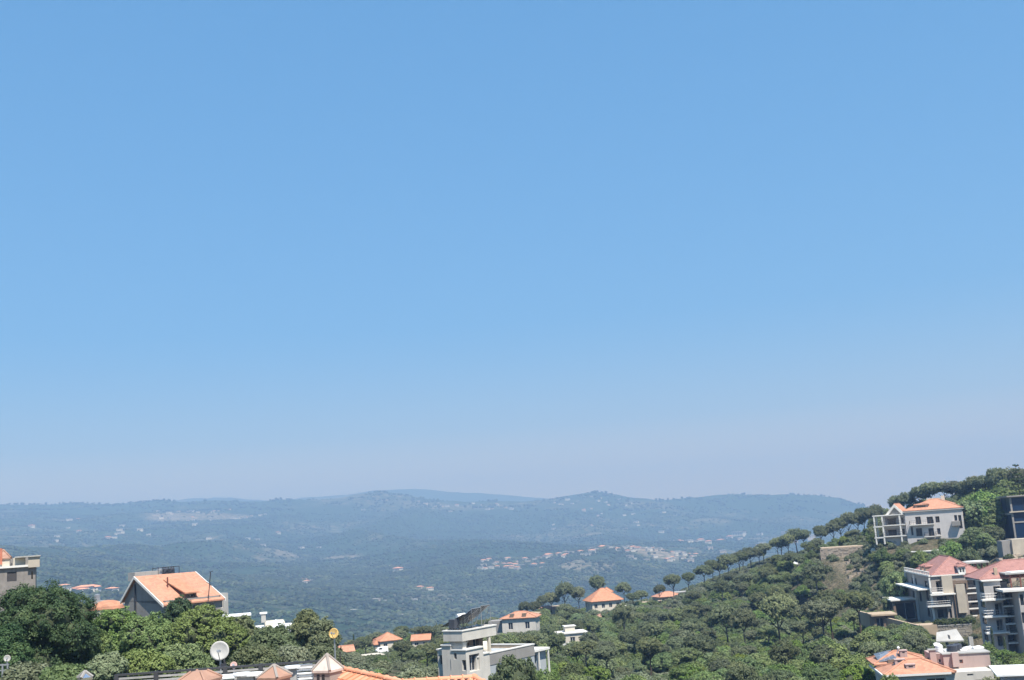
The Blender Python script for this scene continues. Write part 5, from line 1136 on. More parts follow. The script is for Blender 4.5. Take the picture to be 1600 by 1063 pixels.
# white-roofed house behind the bright trees
f = Bld('house', 'house with flat white roof and thin corner column behind the green trees', 'house', 458, 1020, 118, 14)
fz = f.F(458, 981)[1]; fx = -(458 - 405) * 118 / 1800 * 1.02; fl = 7
f.walls([(fx, .8), (-.9, .8), (-.9, fl), (fx, fl)], -4, fz - .3, W_GREY, {0: [(.8, 1.8, fz - 2, fz - 1, 'win'), (2.4, 2.9, fz - 2, fz - .8, 'win')], 1: [(1, 2, fz - 2, fz - 1, 'win')]}); f.box('column', -.28, .02, -.2, .08, -4, fz - .303, W_WHITE)
f.box('roof', fx - .4, .25, -.4, fl + .4, fz - .297, fz + .05, M_WHITE); f.box('roof_step', fx + 1, -.6, 2.5, fl, fz + .054, fz + .5, W_CREAM)
MB().prism([(fx + 1.6, 1.0, fz + .06), (-.3, .2, fz + .06), (-1.2, 2.4, fz + .62), (fx + 2, 2.4, fz + .7)], .1).build('sloped_cover', M_WHITE, f.root)
f.box('chimney', -2.9, -2.45, 4, 4.5, fz + .5, f.F(406 if False else 423, 957, 4)[1] - .1, W_CONC); z9 = f.F(423, 957, 4)[1]; f.box('chimney_cap', -3.05, -2.3, 3.9, 4.6, z9 - .096, z9 + .06, M_WHITE)
x9 = f.F(372, 962, 3)[0]; x8 = f.F(392.5, 962, 3)[0]; z8 = f.F(385, 960, 3)[1]; f.box('left_canopy', x9 - 2, x8, 3, 6, z8 - .15, z8, M_WHITE); f.box('left_box', x9 - 2, x8 - .3, 3.2, 6, z8 - 2, z8 - .154, W_GREY)
keepw(f.O.x - 2, f.O.y + 4, 5.0)
# ------------------------------------------------------------------ foreground roofs
YF = 40.0
# metal slatted screen: frontal, 42 m away
Yp = 42.0
def FP(u, v, Y=Yp): return P(u, v, Y)
L0, L1 = FP(182, 1057), FP(503, 1031)
t = thing('slatted_screen', 'dark metal slatted screen running along the foreground roof', 'screen', L0)
dirn = (L1 - L0); dirn.z = 0; length = dirn.length; dirn.normalize(); up = Vector((0, 0, 1)); zt0 = (L1.z + L0.z) / 2 - L0.z
slm = plain('weathered_slat', (.38, .36, .34), .5, .2, .2); rl = plain('screen_rail', (.07, .07, .075), .5, .3)
def barbox(a, b, w, h_, mat, name, parent):
    a, b = Vector(a), Vector(b); dd = (b - a).normalized(); n_ = Vector((-dd.y, dd.x, 0)).normalized() * w / 2; u_ = Vector((0, 0, h_ / 2))
    return MB().prism([a - n_ - u_, a + n_ - u_, a + n_ + u_, a - n_ + u_], 1, 0, b - a).build(name, mat, parent)
H_ = .80
barbox((0, 0, zt0), dirn * length + up * zt0, .09, .07, rl, 'top_rail', t); barbox(up * (zt0 - H_), dirn * length + up * (zt0 - H_), .09, .07, rl, 'bottom_rail', t)
px = [182, 244, 298, 352, 407.6, 463.4, 503]
ds = [((FP(u, 1045) - L0).dot(dirn)) for u in px]
for i, q in enumerate(ds): p = dirn * min(max(q, 0), length); MB().box(p.x - .07, p.x + .07, p.y - .06, p.y + .06, zt0 - H_ - .9, zt0 + (.05 if i else .02)).build('post', rl, t)
sl0 = None
for i in range(len(ds) - 1):
    a, b = ds[i] + .08, ds[i + 1] - .08
    for k in range(5):
        z = zt0 - .13 - k * .135; barbox(dirn * a + up * z, dirn * b + up * z, .03, .075, slm, 'slat', t)
# louvred pergola lower down in front of it
t2 = thing('louvred_pergola', 'louvred pergola of bright pale slats between the terracotta cap and the chimney', 'pergola', FP(448, 1064, 39.5))
zb = 0
for k in range(6):
    a = FP(446, 1063 - k * 4.4, 39.0 + .30 * k) - FP(448, 1064, 39.5); b = FP(488, 1060 - k * 4.4, 39.0 + .30 * k) - FP(448, 1064, 39.5)
    barbox(a, b, .12, .035, M_WHITE if k % 2 == 0 else M_STEEL, 'slat', t2)
for s_ in (446, 488): a = FP(s_, 1064, 38.9) - FP(448, 1064, 39.5); b = FP(s_, 1040, 40.6) - FP(448, 1064, 39.5); barbox(a - up * .08, b - up * .08, .07, .08, rl, 'rail', t2)
# terrace under all of it
deck = Bld('flat_roof', 'grey flat roof below the slatted screen in the foreground', 'roof', 175, 1150, 36, 0)
deck.walls([(0, 0), (7.2, 0), (7.2, 9.5), (0, 9.5)], -6, 0, W_CONC, {}, 'wall'); keepw(deck.O.x + 4, deck.O.y + 4, 9)
# pyramid caps: chimneys with tiled hoods
def hood(u, v_apex, half_px, v_eave, Y, mat, body, label, flat=0.0, yaw=20, drop=2.2, slots=True, name='chimney'):
    ap = P(u, v_apex, Y); e0 = P(u, v_eave, Y); hw = half_px * Y / FPX; rh = ap.z - e0.z
    hz_ = e0.z + .0; t = thing(name, label, 'chimney', (ap.x, ap.y, hz_ - drop), R(yaw)); z = drop; m = MB(); k = hw / 1.25; fl = k * flat
    c = [(-k, -k, z), (k, -k, z), (k, k, z), (-k, k, z)]; tpt = [(-fl - .001, -.001 - fl, z + rh), (fl + .001, -.001 - fl, z + rh), (fl + .001, fl + .001, z + rh), (-fl - .001, fl + .001, z + rh)]
    for i in range(4): j = (i + 1) % 4; m.poly([c[i], c[j], tpt[j], tpt[i]])
    m.poly(tpt)
    lo = [(x, y, z - .07) for x, y, _ in c]
    for i in range(4): j = (i + 1) % 4; m.poly([lo[i], lo[j], c[j], c[i]])
    m.poly(lo[::-1]); m.build('hood', mat, t)
    bmm = MB()
    for i in range(4): bmm.bar(c[i], tpt[i], .045, 0, 6)
    bmm.build('hip_cap', body if flat == 0 else mat, t)
    kb = k * .88; MB().box(-kb, kb, -kb, kb, -.5, z - .072).build('shaft', body, t)
    if slots:
        for q in (-.42, .2):
            MB().box(kb * q - .05, kb * q + .05, -kb - .012, -kb + .02, z - 1.1, z - .12).build('vent_slot', M_DARK, t); MB().box(-kb - .012, -kb + .02, kb * q - .05, kb * q + .05, z - 1.1, z - .12).build('vent_slot', M_DARK, t)
    return t
T_PALE = stucco('pale_worn_tiles', (.60, .50, .44), .2, .45, 2.5)
hood(511, 1022, 21.5, 1046, 37.0, T_PALE, W_TAUPE, 'tall grey chimney with pale pyramid hood beside the orange tiled roof', yaw=-28)
hood(428, 1039, 24, 1057, 36.5, T_TERRA, W_TAUPE, 'short chimney with terracotta pyramid hood in the middle of the foreground', yaw=-24)
hood(311, 1048.5, 31, 1062, 36.0, T_TERRA, W_TAUPE, 'wide flat-topped terracotta hood at the left of the foreground roof', .34, yaw=-16, slots=False)
hood(133, 1049, 11, 1058.5, 33.0, plain('polished_steel', (.75, .76, .80), .22, 1.0), W_GREY, 'shiny steel pyramid cap at the bottom left', yaw=38, slots=False)
# white lids and panels lying on the roof
for i, (u, v, w_, d_, lab) in enumerate([(378, 1055.5, .30, .2, 'oval white lid behind the flat-topped terracotta hood'), (357, 1060, .32, .25, 'flat white panel left of the oval white lid'), (391, 1056.5, .26, .22, 'flat white panel right of the oval white lid'), (405, 1056, .2, .2, 'small white panel touching the terracotta pyramid hood'), (337, 1062, .28, .2, 'white panel right beside the flat-topped hood'), (457, 1044.5, .26, .14, 'white curved lid above the pale slats')]):
    p = P(u, v, 38.6); t = thing('roof_cover', lab, 'cover', p, R(r.uniform(-10, 10)), 'white covers on the foreground roof')
    m = MB()
    if i in (0, 5): n0 = 20; m.prism([(w_ * math.cos(a * 2 * math.pi / n0), d_ * 1.6 * math.sin(a * 2 * math.pi / n0), 0) for a in range(n0)], .08)
    else: m.prism([(-w_, -d_, 0), (w_ * .8, -d_, 0), (w_, d_, .05), (-w_ * .8, d_, .05)], .06)
    m.build('top', M_WHITE, t, bevel=.015); MB().box(-w_ * .5, w_ * .5, -d_ * .5, d_ * .5, -1.3, -.004).build('base', W_CONC, t)

# orange tiled roof
A_ = P(524, 1043.5, 38.0); B_ = P(629, 1067, 34.6); C_ = P(741, 1059.5, 35.4); D_ = P(760, 1070, 34.6)
B_.z = min(B_.z, A_.z); 
t = thing('tiled_roof', 'bright orange tiled roof with rounded ridge tiles in the foreground', 'roof', B_)
TILE = N('clay_roof_tile'); oi = TILE.new('ShaderNodeObjectInfo'); c = TILE.ramp(oi.outputs['Random'], [(0, (.54, .225, .125)), (.5, (.62, .275, .165)), (1, (.68, .32, .205))]); c = TILE.mix(TILE.mapr(TILE.noise(5, 5), .55, .8, 0, .4), c, (.42, .20, .11)); TILE.bump(TILE.noise(30, 3), .15, .01); TILE = TILE.out(c, .7)
def tile_plane(P0, P1, fall, n_rows, tw, name='tile', rib=False, start=.05):
    """courses of tiles from ridge P0-P1 down along the fall vector"""
    ax = (P1 - P0); Ln = ax.length; ax.normalize(); fl = fall.normalized(); nrm = ax.cross(fl).normalized()
    if nrm.z < 0: nrm = -nrm
    nt = int(Ln / tw); tw = Ln / nt; th = .42; meshes = {}
    M = Matrix((ax, fl, nrm)).transposed().to_4x4()
    key = 'rib' if rib else 'flat'
    m = MB(); prof = []
    for i in range(7): a = i / 6; prof.append((a * tw * .985, .02 + (.045 * math.sin(a * math.pi * 2) if rib else .035 * (1 if a > .86 else .35 * math.sin(a * math.pi * 1.1) * .3))))
    for i in range(6):
        (x0, h0), (x1, h1) = prof[i], prof[i + 1]
        m.poly([(x0, 0, h0), (x1, 0, h1), (x1, th, h1 + .03), (x0, th, h0 + .03)]); m.poly([(x0, th, h0 + .03), (x1, th, h1 + .03), (x1, th, h1 - .01), (x0, th, h0 - .01)])
    (x0, h0), (x1, h1) = prof[0], prof[-1]
    m.poly([(x1, 0, h1), (x1, 0, -.02), (x1, th, 0), (x1, th, h1 + .03)]); m.poly([(x0, 0, -.02), (x0, 0, h0), (x0, th, h0 + .03), (x0, th, 0)])
    proto = m.build('tile', TILE, t); me = proto.data; first = True
    for r_ in range(n_rows):
        for c_ in range(nt):
            o = proto if first else proto.copy()
            if not first: COL.objects.link(o)
            first = False; o.parent = t
            pos = (P0 - B_) + ax * (c_ * tw) + fl * (start + r_ * (th - .07)) + nrm * (.0)
            o.matrix_local = Matrix.Translation(pos) @ M @ Matrix.Rotation(random.uniform(-.008, .008), 4, 'X')
    # decking below
    a0, a1 = P0 - B_ - nrm * .03, P1 - B_ - nrm * .03; f2 = fl * (n_rows * (th - .07) + .2)
    MB().prism([a0, a1, a1 + f2, a0 + f2], .08, 0, tuple(-nrm)).build('roof_deck', plain('deck_board', (.10, .06, .04)), t); return nrm
def fall_dir(P0, P1, pitch=24, sign=1):
    ax = (P1 - P0).normalized(); hzn = Vector((ax.y, -ax.x, 0)).normalized() * sign
    n0 = hzn * math.cos(R(pitch)) - Vector((0, 0, math.sin(R(pitch)))); n0 -= ax * n0.dot(ax) * .0; return n0
f1 = fall_dir(A_, B_, 26); f2 = fall_dir(B_, C_, 26); 
tile_plane(A_, B_ + (B_ - A_) * .12, f1, 7, .30)
tile_plane(B_, C_, f2, 4, .21, rib=True)
tile_plane(C_, D_ + (D_ - C_) * 1.2, fall_dir(C_, D_, 24), 4, .21, rib=True)
# back slopes
for P0, P1 in ((A_, B_), (B_, C_)):
    fb = fall_dir(P0, P1, 24, -1); MB().prism([P0 - B_, P1 - B_, P1 - B_ + fb * 3, P0 - B_ + fb * 3], .1, 0, (0, 0, -1)).build('back_slope', T_ORANGE, t)
def ridge(P0, P1, n_, r_=.085):
    ax = (P1 - P0); st = ax / n_; u_ = Vector((0, 0, 1)); w_ = ax.cross(u_).normalized()
    proto = None
    for i in range(n_):
        a = P0 - B_ + st * i - ax.normalized() * .02; b2 = a + st * 1.08
        if proto is None:
            m = MB(); K = 8; ln = (b2 - a).length
            for side, (yy, rr) in enumerate(((0, r_ * 1.25), (ln * .1, r_ * 1.25), (ln * .12, r_), (ln, r_ * .92))):
                for k in range(K + 1): an = math.pi * k / K; m.v.append((math.cos(an) * rr, yy, math.sin(an) * rr))
            for s2 in range(3):
                for k in range(K): q = s2 * (K + 1) + k; m.f.append((q, q + 1, q + K + 2, q + K + 1)); m.m.append(0)
            m.f.append(tuple(range(K + 1))); m.m.append(0); m.f.append(tuple(range(3 * (K + 1), 4 * (K + 1)))[::-1]); m.m.append(0)
            proto = m.build('ridge_tile', TILE, t); o = proto
        else: o = proto.copy(); COL.objects.link(o)
        yx = ax.normalized(); o.matrix_local = Matrix.Translation(a + Vector((0, 0, .02))) @ Matrix((yx.cross(u_).normalized(), yx, yx.cross(u_).normalized().cross(yx))).transposed().to_4x4()
ridge(A_, B_, 9); ridge(B_, C_, 6); ridge(C_, D_ + (D_ - C_) * 1.2, 3)
bd = Bld('house_walls', 'plain beige house body under the bright orange tiled roof', 'house', 540, 1150, 36.5, 0); keepw(bd.O.x + 2, bd.O.y, 5)
bd.walls([(0, 0), (4.2, 0), (4.2, 2), (0, 2)], -7, B_.z - bd.O.z - 1.2, W_BEIGE)
bpy.data.objects.remove(bd.root, do_unlink=True) if False else None

# dishes
wp = plain('dish_grey_white', (.42, .41, .39), .6)
SD = dish(P(343, 1017, 46), .37, (.05, -1, .12), wp, 'large pale grey satellite dish on a mast behind the slatted screen', mast=1.3)
dish(P(521, 990, 52), .235, (-.35, -1, .25), stucco('amber_rusty_dish', (.62, .42, .16), .35, .4, 6), 'amber weathered satellite dish on a tall pole above the chimney', mast=1.9)
dish(P(11, 1029, 60), .17, (.2, -1, .1), wp, 'small grey dish on the terrace rail at the lower left corner', mast=.6)
dish(P(365, 1039.5, 44.5), .13, (.1, -1, .3), plain('faded_pink', (.55, .36, .32), .7), 'small faded pink dish peeking over the slatted screen', mast=.4)
p = P(345, 1034, 45.8); t = thing('antenna_bracket', 'dark bracket clamped beside the large grey dish mast', 'bracket', p); MB().bar((.12, 0, .1), (.2, 0, -.5), .045, 0, 5).build('arm', M_DARK, t); MB().box(.0, .2, -.08, .08, -.2, -.08).build('clamp', M_DARK, t)
t = thing('chimney_rod', 'thin dark rod standing at the right side of the tall grey chimney', 'rod', P(533, 1040, 37.5)); MB().bar((0, 0, -.8), (-.02, 0, .42), .018, 0, 6).build('rod', M_DARK, t)
# lower left terrace rail
t = thing('terrace_railing', 'pale terrace railing with two posts at the lower left corner', 'railing', P(0, 1048, 60)); m = MB(); a = P(-12, 1040, 60) - t.location; b = P(14, 1038.5, 60) - t.location
barbox(a, b, .08, .08, M_STEEL, 'top_rail', t); barbox(a - up * .28, b - up * .28, .05, .05, M_STEEL, 'mid_rail', t); 
for u in (4, 12): q = P(u, 1039, 60) - t.location; MB().bar(q, q - up * 1.0, .05, 0, 6).build('post', M_STEEL, t)
MB().box(-1.2, .55, -.3, 1.5, -1.3, -.55).build('terrace_edge', W_TAN, t)
# ------------------------------------------------------------------ trees that can be pointed at
def standing(kind, u, vbase, Y, hpx, label, cat='tree', group=None, var=None, H0=None, sz=1.0, grounded=True):
    """tree whose foot is seen at (u, vbase) and which is hpx pixels tall; put down onto the terrain"""
    H0 = H0 or {'umbrella_pine': 7.9, 'open_pine': 8.0, 'bushy_tree': 4.4, 'bright_tree': 4.8, 'scrub_bush': 2.2, 'cypress': 9}[kind]
    p = P(u, vbase, Y); sc = hpx * Y / FPX / H0; g = gz(p.x, p.y)
    if g < p.z - .3:      # foot hidden: let the trunk reach down to the ground
        sc_z = (p.z + hpx * Y / FPX - g) / (H0 * sc); p.z = g
    else: sc_z = 1.0
    if sc_z > 1.6: sc_z = 1.6
    return plant(kind, p, sc, label, cat, group, var, sz=sc_z * sz)
UG = 'umbrella pines along the hill crest'
UP_ = [(1003,951,400,24),(1032.5,945,400,26),(1053,929,410,28),(1077,927,420,26),(1101,920,440,33),(1115,915,445,32),(1126,911,450,28),(1140,910,440,36),(1157,899,455,32),(1162,899,450,30),(1175,896,455,34),(1188,893,460,33),(1195,887,460,31),(1216,876,460,32),(1222,875,465,28),(1233,871,455,33),(1247,873,460,38),(1258,866,455,34),(1284,853,440,26),(1304,851,440,31),(1315,846,440,32),(1328,842,440,34),(1341,838,430,34),(1352,836,430,34),(1364,834,425,34),(1372,826,430,30),
       (1384,820,430,26),(1403,812,420,34),(1420,806,415,36),(1440,802,410,40),(1458,800,405,44),(1478,797,400,44),(1494,795,390,46),(1512,790,385,46),(1528,786,380,44),(1545,780,370,46),(1562,775,360,46),(1580,768,350,44),(1596,764,345,42)]
names = ['dark umbrella pine leaning slightly on the hill crest', 'umbrella pine with forked trunk on the hill crest']
for i, (u, vb, Y, h_) in enumerate(UP_):
    if u > 1490: vb += 7
    if u < 1060: lab = ['umbrella pine in front of the tan terrace house', 'lone umbrella pine in front of the long terracotta roof', 'small pine at the right end of the terracotta house', 'isolated umbrella pine between the terracotta house and the crest row'][min(i, 3)]
    elif u < 1270: lab = 'umbrella pine number-free'; lab = ['lowest umbrella pine at the left end of the crest row', 'second umbrella pine from the left end of the crest row', 'thin umbrella pine right behind the second one of the crest row', 'broad single umbrella pine standing a little apart in the crest row', 'left one of a close pair midway in the crest row', 'right one of a close pair midway in the crest row', 'umbrella pine following the close pair on the crest', 'umbrella pine before the gap midway up the crest row', 'slim umbrella pine at the gap midway up the crest row', 'left one of the pine cluster before the stone terrace', 'middle one of the pine cluster before the stone terrace', 'wide crowned pine of the cluster before the stone terrace', 'tallest pine just left of the white parked cars', 'last pine of the row before the gap at the stone terrace'][min(i - 4, 13)]
    elif u < 1378: lab = ['small separate umbrella pine left above the stone terrace', 'forked umbrella pine above the middle of the stone terrace', 'umbrella pine right of the forked one above the terrace', 'umbrella pine above the right end of the stone terrace', 'umbrella pine between the terrace and the boulders', 'umbrella pine just left of the boulders', 'umbrella pine rising left of the veranda of the white house', 'umbrella pine at the corner behind the white house canopy'][min(i - 18, 7)]
    else: lab = 'umbrella pine on the skyline behind ' + ('the gable of the white house' if u < 1410 else 'the left part of the villa roof' if u < 1445 else 'the right part of the villa roof' if u < 1500 else 'and right of the white house' if u < 1550 else 'the blue-glazed building')
    standing('umbrella_pine', u, vb, Y, h_ * (1.12 if u < 1378 else 1), lab, 'pine', UG, sz=1.0)
SHOW = []
G2 = 'pines of the grove around the orange hipped house'
for (u, vb, Y, h_, lab) in [(821,966,400,24,'leftmost umbrella pine of the grove'),(836,965,395,24,'flat dark pine second from the left of the grove'),(848,958,402,24,'low pine behind the tan hut of the grove'),(862,955,405,30,'broad pine in the middle left of the grove'),(884,949,400,34,'tall broad pine rising highest left of the orange hipped house'),(905,948,405,32,'pine directly left of the orange hipped house'),(934,935,420,32,'rounded pine crown right behind the orange hipped roof'),(975,938,420,28,'umbrella pine right of the orange hipped roof'),(990,955,395,26,'pine between the orange hipped house and the tan terrace house')]:
    standing('umbrella_pine' if h_ > 25 else 'umbrella_pine', u, vb, Y, h_, lab, 'pine', G2)
for (k_, u, vb, Y, h_, lab) in [('open_pine',1279,942,300,66,'tall dark pine standing alone before the bare rocky slope'),('open_pine',1216,958,290,44,'spreading pine left of the lone dark pine'),('umbrella_pine',1220,1008,225,58,'large umbrella pine with forked trunk on the lower slope'),('umbrella_pine',1288,1010,225,58,'leaning umbrella pine right of the forked one on the lower slope'),('umbrella_pine',1302,1000,232,56,'umbrella pine close behind the leaning one'),('umbrella_pine',1345,985,232,50,'many-limbed pine just left of the low tan-roofed garage'),('umbrella_pine',1165,1010,225,42,'pale umbrella pine on the slope left of the forked one'),('umbrella_pine',1136,1006,250,48,'broad pine with dark shadow beneath in the middle slope'),('umbrella_pine',1018,1063,190,60,'big flat-crowned pine at the bottom centre of the slope'),('umbrella_pine',950,1063,185,50,'wide flat-crowned pine right of the cream villa'),('open_pine',975,985,265,48,'thin pine with bare trunk below the long terracotta house'),('umbrella_pine',856,990,265,30,'round-topped pine left of the cream villa'),('umbrella_pine',903,984,290,26,'round-topped pine right behind the cream villa'),('umbrella_pine',872,1028,205,34,'grey-green pine with twisted limbs below the cream villa'),('open_pine',1130,940,330,40,'pine with bare trunk on the upper slope below the crest row'),('bushy_tree',1402,875,262,40,'dark round tree below the veranda of the white house'),('bushy_tree',1518,880,262,40,'tall bushy tree right of the white four-storey house'),
        ('open_pine',1386,945,255,26,'green shrubby tree left of the grey apartment block'),('cypress',1553,1015,165,40,'dark narrow cypress in front of the right edge apartment block'),('cypress',1572,1022,160,34,'second dark tree before the right edge apartment block'),
        ('bushy_tree',1548,1037,150,30,'dark bushy tree right of the pink roof block'),('bright_tree',1306,1085,155,75,'bright green broad tree left of the pink-walled house'),('bright_tree',1272,1085,150,45,'bright green bush left of the broad bright tree'),('bright_tree',1345,1085,140,45,'bright green bush at the corner of the pink-walled house'),
        ('bright_tree',1398,1095,121,36,'yellow-green tree top in front of the salmon roof'),
        ('umbrella_pine',668,1052,200,46,'dark pine left of the white house with solar panels'),('umbrella_pine',629,1050,210,44,'round dark pine below the long low orange roof'),('umbrella_pine',652,1056,190,40,'pine squeezed between the round dark pine and the white house'),('bushy_tree',600,1052,170,24,'bushy tree right above the orange ridge tiles'),
        ('cypress',553,1010,330,26,'dark conifer left of the orange gabled house'),('cypress',545,1014,320,20,'smaller dark conifer beside the little cabin'),('bushy_tree',702,1000,300,18,'bush behind the left of the solar panels'),
        ('bushy_tree',745,1078,105,26,'grey-green bush at the foot of the white house piers'),('bushy_tree',800,1090,100,62,'leafy tree in front of the pale blue wall'),('bushy_tree',775,1090,104,44,'leafy tree left in front of the pale blue wall'),('bushy_tree',835,1085,110,44,'leafy tree at the right corner of the pale blue wall'),('open_pine',808,972,300,22,'low pine behind the orange-roofed house'),('bright_tree',880,1080,150,40,'bright green tree at the bottom edge below the cream villa'),('bright_tree',930,1085,145,42,'second bright green tree at the bottom edge'),('bright_tree',1085,1085,150,40,'bright rounded tree at the bottom of the slope')]:
    if k_ == 'umbrella_pine' and 1100 < u < 1360: h_ *= 1.22
    standing(k_, u, vb, Y, h_, lab, 'pine' if 'pine' in k_ else 'tree')
    if 'pine' in k_: SHOW.append((u - h_ * .45, vb - h_, u + h_ * .45, vb - h_ * .1, Y + 6))
# hillside right of the white house: tall woods
for i, (u, vb, Y, h_) in enumerate([(1515,850,300,50),(1530,845,300,60),(1548,838,300,62),(1562,835,296,55),(1575,828,310,50),(1500,850,298,30),(1525,862,285,34),(1545,860,285,36),(1538,825,330,50),(1560,810,340,45),(1520,820,335,44),(1508,868,272,26),(1490,872,272,22),(1580,800,345,44)]):
    standing('bushy_tree', u, vb, Y, h_, 'leafy tree ' + near_phrase(u, vb - h_ / 2), 'tree', 'leafy trees right of the white house')
for i in range(34):
    u = 1392 + i * 6.6 + (i * 37 % 5); vb = 838 - (u - 1392) * .29 + (i * 53 % 9); Y = 425 - (u - 1392) * .33 + (i * 29 % 14)
    standing('bushy_tree' if i % 3 else 'open_pine', u, vb, Y, 30 + (i * 41 % 10), 'bushy tree under the skyline pines ' + ('behind the white house' if u < 1505 else 'right of the white house'), 'tree', 'bushy trees under the skyline pines')
for i in range(40):
    u = 800 + i * 6.4 + (i * 37 % 5); vb = 975 - max(0, u - 830) * .10 + (i * 53 % 9); Y = 425 - (i * 29 % 30)
    if 920 < u < 975 and Y < 412: Y = 415
    standing('bushy_tree' if i % 3 else 'cypress', u, vb, Y, (15 + (i * 41 % 8)) * (1 if i % 3 else .8), (('low' if i * 41 % 8 < 4 else 'tall') + ' dark bushy tree' if i % 3 else 'dark pointed tree') + ' in the mass behind the pine grove', 'tree', 'bushy trees behind the pine grove')
for (u, vb, Y, h_, lab) in [(838, 975, 300, 18, 'bush hiding the foot of the tan-roofed hut'), (852, 984, 316, 24, 'leafy bush covering the left wall of the tan-roofed hut'), (862, 984, 314, 25, 'leafy bush covering the right wall of the tan-roofed hut'), (850, 972, 305, 14, 'round bush right before the tan-roofed hut'), (866, 966, 310, 16, 'bush in front of the narrow tan block'), (800, 985, 262, 16, 'bush before the left wall of the orange-roofed house'), (822, 984, 258, 16, 'bush before the right wall of the orange-roofed house'), (930, 984, 340, 20, 'leafy tree below the red-roofed shed'), (955, 980, 350, 22, 'leafy tree below the orange hipped house'), (893, 1006, 240, 14, 'bush in front of the cream villa'), (872, 1008, 238, 12, 'bush left below the cream villa'), (1440, 885, 280, 24, 'green shrub below the terrace wall of the white villa'), (1465, 885, 278, 22, 'green shrub under the right end of the terrace wall'), (1412, 880, 290, 22, 'green shrub at the left end of the terrace wall'), (1488, 876, 280, 26, 'green shrub between terrace wall and right woods'), (1380, 884, 292, 26, 'shrub below the veranda of the white villa'), (1364, 876, 300, 10, 'shrub below the white boulders'), (1352, 925, 285, 14, 'shrub on the right part of the bare rocky slope'), (1316, 935, 290, 14, 'shrub at the lower left of the bare rocky slope')]:
    standing('bushy_tree', u, vb, Y, h_, lab, 'bush')
# conifer top at the right edge
q0 = P(1597, 800, 292); t = thing('tall_conifer', 'tall dark conifer with level branches cut by the right edge', 'conifer', (q0.x, q0.y, gz(q0.x, q0.y) if gz(q0.x, q0.y) < q0.z else q0.z - 4)); hh = P(1597, 724, 292).z - t.location.z
MB().bar((0, 0, -1), (0, 0, hh), .28, 0, 8, .04).build('trunk', BARK, t); lb = []
r = random.Random(1)
for i in range(9):
    zz_ = hh - .6 - i * 1.15; L_ = .5 + .33 * i
    for k_ in range(6): a = k_ * 1.05 + i * .5; lb.append((math.cos(a) * L_ * .6, math.sin(a) * L_ * .6, zz_ + .1, max(.35, L_ * .5), max(.3, L_ * .35), .22))
o = bpy.data.objects.new('crown', crown_mesh('conifer_crown', lb, 500, 20, .22, .16, LEAF_DARK, 12, .6)); COL.objects.link(o); o.parent = t

# ---- big trees on the left, with crowns of their own
def big_tree(name, u, v_top, v_bot, Y, wpx, label, leaf, tufts, per, tr, lf, seed, nl=9, cat='tree', core=.8, zs=None):
    top = P(u, v_top, Y); g = gz(top.x, top.y); Rr = wpx * Y / FPX / 2; base = min(P(u, v_bot, Y).z, top.z - Rr); base = max(base, g + .8); Hc = top.z - base
    t = thing(name, label, cat, (top.x, top.y, g)); z0 = base - g
    r_ = random.Random(seed); lob = [(0, 0, z0 + Hc * .45, Rr * .74, Rr * .74, Hc * .45)]
    for i in range(nl):
        a = 6.283 * i / nl + r_.uniform(-.2, .2); q = Rr * r_.uniform(.5, .68); s_ = Rr * r_.uniform(.34, .46); lob.append((q * math.cos(a), q * math.sin(a), z0 + Hc * r_.uniform(.25, .66), s_, s_, s_ * r_.uniform(.7, 1.0)))
    for i in range(nl // 2 + 1):
        a = 6.283 * i / (nl // 2 + 1) + 1; q = Rr * r_.uniform(.2, .42); s_ = Rr * r_.uniform(.3, .42); lob.append((q * math.cos(a), q * math.sin(a), z0 + Hc * r_.uniform(.68, .84) - s_ * .1, s_, s_, s_ * .7))
    o = bpy.data.objects.new('crown', crown_mesh(name + '_crown', lob, tufts, per, tr, lf, leaf, seed, core)); COL.objects.link(o); o.parent = t
    o = bpy.data.objects.new('trunk', trunk_mesh(name + '_trunk', z0 + Hc * .25, .28, 6, BARK, seed, Rr * .5, 0, Hc * .4)); COL.objects.link(o); o.parent = t
    return t
big_tree('broadleaf_tree', 68, 904, 1085, 70, 152, 'huge dense dark green tree with puffy leaf clumps at the left', LEAF_DARK, 900, 75, .36, .085, 301, 15, core=.86)
big_tree('broadleaf_tree', 10, 975, 1090, 66, 70, 'dense dark green tree at the left frame edge beside the huge one', LEAF_DARK, 330, 75, .36, .085, 302, 9, core=.84)
